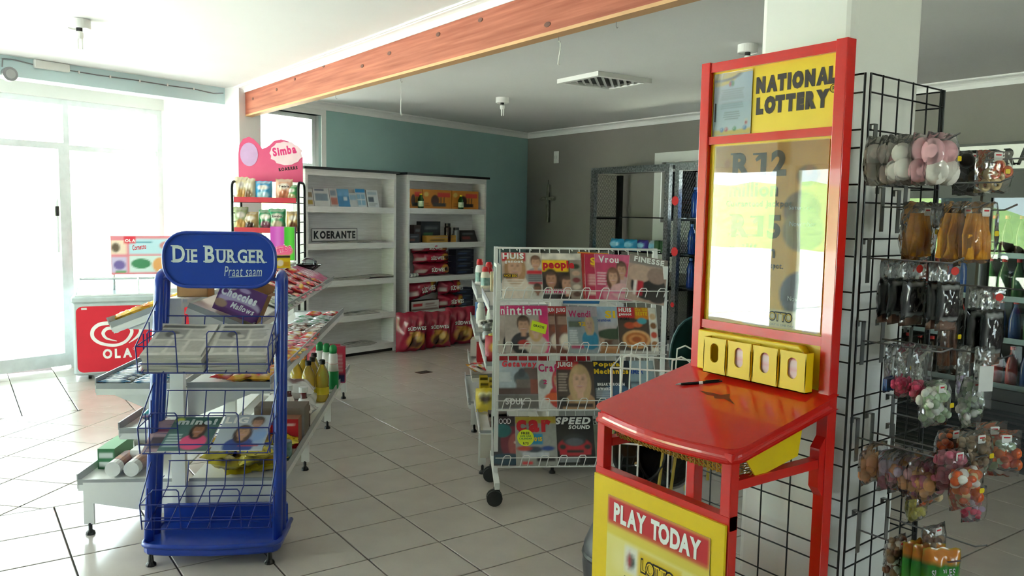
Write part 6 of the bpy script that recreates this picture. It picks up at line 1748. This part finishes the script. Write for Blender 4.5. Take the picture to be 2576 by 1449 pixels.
# ================================================================== ice cream freezer
fz = thing('ice_cream_freezer', 'red OLA chest freezer with glass lid in front of the entrance', 'freezer', (.852, 7.918, 0), -10)
mat('freezer_grey', '#b9c6c8', .4)
MB().rbox(0, 0, .045, 1.05, .62, .7, .02).build('cabinet', 'freezer_grey', fz)
MB().rbox(-.008, -.008, .69, 1.058, .628, .745, .012).build('top_rim', 'freezer_grey', fz)
MB().add([(.03, .02, .745), (1.02, .02, .745), (1.02, .6, .85), (.03, .6, .85), (.03, .6, .745), (1.02, .6, .745)], [(0, 1, 2, 3), (1, 5, 2), (0, 3, 4), (3, 2, 5, 4)]).build('lid_glass', 'glass', fz)
MB().tube([(.03, .02, .75), (.03, .6, .855), (1.02, .6, .855), (1.02, .02, .75)], .012, 8, True).build('lid_frame', 'alu', fz)
MB().tube([(.53, .02, .755), (.53, .6, .86)], .01, 8).build('lid_bar', 'alu', fz)
for x in (.12, .93):
    for y in (.1, .52): MB().tube([(x - .012, y, .024), (x + .012, y, .024)], .024, 14).build('castor', 'rubber', fz)
mat('ola_red', '#d92438', .45, var=.03)
pn_ = MB().prism(rrect(.99, .585, .05, 5, .03, .075), -.003, .0, 'y').build('front_panel', 'ola_red', fz)
def ribbon(pts, wid, m, parent, y, name='logo'):
    P = [Vector((a, b)) for a, b in pts]
    # smooth the polyline
    Q = []; Wd = []
    for i in range(len(P) - 1):
        p0, p1, p2, p3 = P[max(i - 1, 0)], P[i], P[i + 1], P[min(i + 2, len(P) - 1)]
        for s in range(6):
            t = s / 6
            Q.append(.5 * ((2 * p1) + (p2 - p0) * t + (2 * p0 - 5 * p1 + 4 * p2 - p3) * t * t + (3 * p1 - p0 - 3 * p2 + p3) * t ** 3)); Wd.append(wid[i] * (1 - t) + wid[i + 1] * t)
    Q.append(P[-1]); Wd.append(wid[-1])
    vs = []; fs = []
    for i, q in enumerate(Q):
        d = (Q[min(i + 1, len(Q) - 1)] - Q[max(i - 1, 0)]).normalized()
        n_ = Vector((-d.y, d.x)) * Wd[i] / 2
        vs += [(q.x + n_.x, y, q.y + n_.y), (q.x - n_.x, y, q.y - n_.y)]
        if i: fs.append((2 * i - 2, 2 * i - 1, 2 * i + 1, 2 * i))
    return MB().add(vs, fs).build(name, m, parent)
def LG(cx, cy): return ((230 + cx * .2347 - 187) * .00328, .523 - (720 + cy * .2347 - 808) * .0036)
uu = .00077
A_ = [(185, 395), (90, 405), (22, 460), (20, 540), (100, 605), (240, 632), (350, 600), (415, 525), (420, 470), (380, 440), (320, 448), (265, 492), (220, 452), (160, 455), (125, 500), (160, 555), (265, 588)]
ribbon([LG(*p) for p in A_], [x * uu for x in (44, 42, 40, 38, 36, 34, 34, 36, 36, 36, 34, 26, 34, 38, 36, 26, 5)], 'txt_white', pn_, -.0045)
ribbon([LG(*p) for p in ((440, 440), (500, 440), (520, 490), (480, 550), (390, 615))], [x * uu for x in (20, 46, 42, 30, 4)], 'txt_white', pn_, -.0045)
text('OLA', .235, .088, 'txt_white', pn_, (.23, -.0045, .188), bold=2, gap=.22)
MB().tube([(.487 + .013 * math.cos(a * PI / 8), -.0045, .268 + .013 * math.sin(a * PI / 8)) for a in range(16)], .001, 4, True).build('trademark_ring', 'txt_white', pn_)
text('R', .009, .012, 'txt_white', pn_, (.4825, -.0045, .262), bold=0)
MB().box(.072, -.004, .63, .115, -.003, .648).build('serial_tag', 'label_white', pn_)
c = Cv(48, 30, '#e58a96'); 
c.rect(.22, .53, .98, .93, '#bfe0ea').ell(.75, .75, .16, .14, '#c98a8c').ell(.83, .72, .08, .2, '#d9c0a8').rect(.3, .82, .5, .86, '#5a9ab0').rect(.22, .06, .98, .48, '#d6e6e2').ell(.36, .28, .12, .13, '#4a8a62').ell(.6, .24, .1, .2, '#e8a86a').ell(.74, .26, .08, .2, '#e6b4ac').rect(.0, .53, .19, .88, '#efd9c4').ell(.06, .7, .05, .12, '#6a5a4a').rect(.0, .06, .19, .46, '#cfc0dc').ell(.1, .25, .07, .12, '#7a68a8').rect(.05, .05, .18, .1, '#5aa05a').rect(.16, .8, .3, 1, '#e2384c')
hb_ = sheet('header_board', c, .72, .37, fz, (.3, .6, .89), (0, 0, 0), .02, 'matte', '#d96a78')
for xb in (.32, 1.0): MB().tube([(xb, .615, .74), (xb, .615, .92)], .012, 8).build('header_leg', 'alu', fz)
text('Cornetto', .12, .05, 'txt_red', hb_, (.19, -.0012, .23), (0, R(-8), 0), bold=1, shear=.2)
text('OLA', .09, .03, 'txt_white', hb_, (.125, -.0012, .31), bold=2)

# ================================================================== chip display at the far end of the gondola
cs_ = thing('chip_stand', 'black wire chip stand with a pink Simba header behind the gondola', 'display stand', (.848 + 3.05 * .5, 3.925 + 3.05 * .866, 0), AG)
for x in (-.515, .022):
    pts = [(x, 0, .02), (x, 0, 1.7)] + [(x, .06 * (1 - math.cos(R(a))), 1.7 + .06 * math.sin(R(a))) for a in (30, 60, 90)] + [(x, .24, 1.76)] + [(x, .24 + .06 * math.sin(R(a)), 1.7 + .06 * math.cos(R(a))) for a in (30, 60, 90)] + [(x, .3, .02)]
    MB().tube(pts, .0105, 8).build('side_frame', 'steel_dark', cs_, smooth=True)
    b = MB()
    for z in (.3, .62, .95, 1.17, 1.24, 1.43, 1.5, 1.64): b.tube([(x, 0, z), (x, .3, z)], .004, 6)
    b.build('side_wire', 'wire_black', cs_)
for z in (.3, .62, .95, 1.34, 1.59):
    b = MB()
    for k in range(9): b.tube([(-.515, .02 + .035 * k, z), (.022, .02 + .035 * k, z)], .003, 5)
    s = b.build('wire_shelf', 'wire_black', cs_)
    MB().box(-.5, -.008, z, .005, -.004, z + .042).build('red_strip', mat('strip_red', '#c22f42', .4) if z == .3 else 'strip_red', s)
mat('simba_pink', '#df5a84', .5, two='#d9487a', scale=4); mat('badge_pink', '#f1d3da', .5)
hdr = [(-.53, 1.77), (.01, 1.77), (.01, 1.98), (-.01, 2.04), (-.05, 2.085), (-.11, 2.12), (-.17, 2.135), (-.23, 2.12), (-.27, 2.08), (-.3, 2.06), (-.33, 2.05), (-.36, 2.09), (-.4, 2.13), (-.44, 2.15), (-.49, 2.13), (-.52, 2.08), (-.53, 2.0)]
hp = MB().prism(hdr, .29, .3, 'y').build('header_card', 'simba_pink', cs_)
bj = random.Random(2)
bdg = []
for k in range(26):
    a = 2 * PI * k / 26; f = 1 + .07 * (1 if k % 2 else -1) * bj.random()
    bdg.append((-.13 + .135 * f * math.cos(a), 2.015 + .1 * f * math.sin(a)))
plate(bdg, 'badge_pink', hp, 'badge', .2885, .002)
text('Simba', .2, .075, 'txt_pink', hp, (-.235, .2855, 1.985), (0, R(-10), 0), bold=2)
text('ROARRRS', .16, .03, 'txt_dark', hp, (-.19, .2885, 1.86), (0, R(-8), 0), bold=2)
mat('lilac_panel', '#c9a4cf', .5)
plate(disc(-.44, 2.0, .075, .1, 20), 'lilac_panel', hp, 'plain_panel', .2885, .001)
def chips(x, z, w, h, a, b_, label, seed, rot=0., txt=None):
    c = Cv(14, 18, a).noise(.1, 4, seed).ell(.5, .3, .34, .2, b_).ell(.5, .68, .3, .12, '#efe6dc').rect(.1, .9, .9, .94, '#d9d4cc')
    t = thing('chip_bag', label, 'chip bag', put(cs_, x, .1, z), AG + rot)
    link('pack', pillow_mesh('pack', c, w, h, .07, 'foil', seed, .12, .05), t)
    if txt: text(txt, w * .6, h * .1, 'txt_dark', t, (-w * .3, -.036, h * .62), bold=1)
for k, a in enumerate((
    (-.46, 1.6, .11, .2, '#e6d3a8', '#d9a85a', 'cream chip bag at the end of the top wire shelf', 1, 8), (-.4, 1.6, .11, .19, '#d8c9a8', '#8a6a4c', 'pale tan chip bag next to the cream one', 2, -4), (-.28, 1.6, .14, .17, '#3a9ad0', '#b8e0ee', 'bright blue chip bag on the top wire shelf', 3, 0), (-.11, 1.6, .14, .19, '#d9a48a', '#c87a5a', 'peach chip bag lettered Twirls on the top wire shelf', 4, 4, 'Twirls'), (-.05, 1.6, .12, .14, '#4a9a5a', '#c9b48a', 'low green chip bag in front of the peach one', 5, -10),
    (-.47, 1.35, .12, .2, '#9aa878', '#d8a85a', 'olive chip bag at the end of the second wire shelf', 6, 10), (-.39, 1.35, .13, .16, '#b89a6a', '#3a2a1c', 'tan chip bag with a dark label on the second wire shelf', 7, -4), (-.26, 1.35, .13, .18, '#2f8a5a', '#7a4a5a', 'dark green chip bag on the second wire shelf', 8, -6), (-.17, 1.35, .14, .19, '#2a9468', '#c9b8a0', 'emerald chip bag lettered Simba on the second wire shelf', 9, 3, 'Simba'), (-.04, 1.35, .11, .17, '#c9a66a', '#8a5a3c', 'golden chip bag at the end of the second wire shelf', 10, 8))):
    chips(*a)
c = Cv(24, 32, '#c850b8').rect(.56, 0, 1, 1, '#3fae2c').ell(.3, .5, .06, .6, '#e08ad6', .7, 5).ell(.8, .5, .05, .6, '#7fd85a', .7, 5).ell(.5, .28, .4, .16, '#e2608a')
dr_ = sheet('display_drum', c, .2, .28, None, put(cs_, -.195, -.07, 1.115), (0, 0, R(AG)), .05, 'gloss', '#a03c94')
tag(dr_, 'purple and green Simba display panel at the front of the chip stand', 'display panel')
text('Simba', .16, .06, 'txt_white', dr_, (.025, -.0012, .05), (0, R(-14), 0), bold=2); text('Simba', .156, .055, 'txt_pink', dr_, (.027, -.002, .052), (0, R(-14), 0), bold=1)

# ================================================================== ceiling fittings
def lamp(x, y, label):
    t = thing('ceiling_lamp', label, 'lamp', (x, y, CZ), 0)
    MB().lathe([(.064, -.002), (.064, -.052), (.06, -.055), (.058, -.05), (.03, -.045), (.018, -.05)], 24).build('rose', 'white_metal', t)
    MB().lathe([(.018, -.046), (.018, -.07)], 12).build('socket', 'black', t)
    MB().lathe([(.016, -.07), (.023, -.08), (.023, -.1), (.018, -.115)], 12).build('ballast', 'white_metal', t)
    b = MB()
    for sx, sy in ((-.011, -.006), (.011, -.006), (.0, .011)): b.tube([(sx, sy, -.112), (sx, sy, -.175)], .006, 8)
    b.build('bulb_tubes', 'txt_white', t)
lamp(.69, 5.58, 'ceiling lamp holder with bare energy-saving bulb over the entrance side')
lamp(4.45, 6.6, 'ceiling lamp holder with bare energy-saving bulb before the teal wall')
lamp(4.3, 3.54, 'ceiling lamp holder with bare energy-saving bulb next to the white column')
vt = thing('ceiling_vent', 'square white ceiling vent with slanting slats', 'vent', (4.49, 5.16, CZ), 0)
MB().box(-.29, -.26, -.035, .29, -.215, 0).box(-.29, .215, -.035, .29, .26, 0).box(-.29, -.215, -.035, -.245, .215, 0).box(.245, -.215, -.035, .29, .215, 0).build('vent_frame', 'white_metal', vt)
MB().box(-.245, -.215, -.006, .245, .215, -.004).build('vent_back', 'steel_dark', vt)
for k in range(11):
    o_ = -.40 + .08 * k
    # slat running along (1,1), clipped to the opening
    pts = []
    for s in (-1, 1):
        lo = max(-.245 - 0, -.215 - o_); hi = min(.245, .215 - o_)
    if hi - lo < .03: continue
    w_ = .02
    MB().add([(lo, lo + o_ - w_, -.03), (hi, hi + o_ - w_, -.03), (hi, hi + o_ + w_, -.016), (lo, lo + o_ + w_, -.016)], [(0, 1, 2, 3), (3, 2, 1, 0)]).build('slat', 'white_metal', vt)
# hooks and strings under the beam
def bpos(y):
    t_ = (7.76 - y) / math.cos(R(1.24))
    return b0.x + bd.x * t_ + .06, y
for y, L_, kind in ((5.75, .02, 0), (4.74, .15, 1), (3.15, .07, 2), (2.75, .02, 0)):
    x, _ = bpos(y)
    t = thing('beam_hook', ('small bare hook under the beam near the window post', 'thin string with knotted white end hanging under the beam', 'white plastic hanging hook under the beam', 'small bare hook under the beam near the column')[[5.75, 4.74, 3.15, 2.75].index(y)], 'hook', (x, y, 2.385), 0)
    MB().tube([(0, 0, 0), (0, 0, -.02), (.006, 0, -.028), (.012, 0, -.022)], .0014, 5).build('screw_hook', 'steelgrey', t)
    if kind == 1:
        MB().tube([(0, 0, -.02), (.002, 0, -.14)], .0012, 4).build('thread', 'white_metal', t)
        MB().tube([(.002, 0, -.13), (.0, 0, -.2), (.003, 0, -.235)], .003, 5).build('knot', 'white_metal', t)
        MB().tube([(.002, 0, -.215), (.012, 0, -.235)], .002, 5).build('loose_end', 'white_metal', t)
    if kind == 2:
        MB().tube([(0, 0, -.02), (.012, 0, -.03), (.012, 0, -.06), (.002, 0, -.11), (.0, 0, -.13), (.01, 0, -.135)], .0035, 6).build('plastic_hook', 'white_metal', t)
# cable, box and siren on the lintel
cbl = MB()
pts = [(lx, -.006, z_) for lx, z_ in ((-1.525, 2.605), (-1.3, 2.6), (-1.0, 2.603), (-.7, 2.598), (-.45, 2.6), (-.25, 2.585), (-.15, 2.6))]
wl_ = thing('wall_cable', 'thin grey cable clipped along the pale blue lintel', 'cable', wpt(0, 0, 0), WA)
MB().tube(pts, .005, 6).build('cable', 'steelgrey', wl_)
MB().tube([(-1.79, -.006, 2.61), (-1.93, -.006, 2.625), (-2.0, -.006, 2.62), (-2.005, -.006, 2.56)], .005, 6).build('cable', 'steelgrey', wl_)
for x in (-1.45, -1.2, -.95, -.7, -.45): MB().box(x - .006, -.014, 2.59, x + .006, 0, 2.612).build('clip', 'txt_white', wl_)
jb = MB().rbox(-1.79, -.04, 2.585, -1.53, 0, 2.648, .006).build('junction_box', 'white_metal', None, wpt(0, 0, 0), (0, 0, R(WA))); tag(jb, 'flat white junction box high on the pale blue lintel', 'junction box')
sr = thing('alarm_siren', 'round grey siren on the pale blue lintel', 'siren', wpt(-1.965, 0, 2.51), WA)
b = MB()
b.tube([(0, 0, 0), (0, -.045, 0)], .052, 20); b.build('siren_body', 'steelgrey', sr)
MB().tube([(0, -.045, 0), (0, -.05, 0)], .034, 18).build('siren_cone', 'rail_grey', sr)
# cable along the beam top
MB().tube([(2.282 + bd.x * t - .008, 7.76 + bd.y * t, 2.6) for t in (0.02, 1, 2, 3, 4, 5, 6)], .003, 5).build('beam_cable', 'txt_white', None)
o = [o for o in bpy.data.objects if o.name == 'beam_cable'][0]; tag(o, 'thin white wire tacked along the top edge of the timber beam', 'cable')
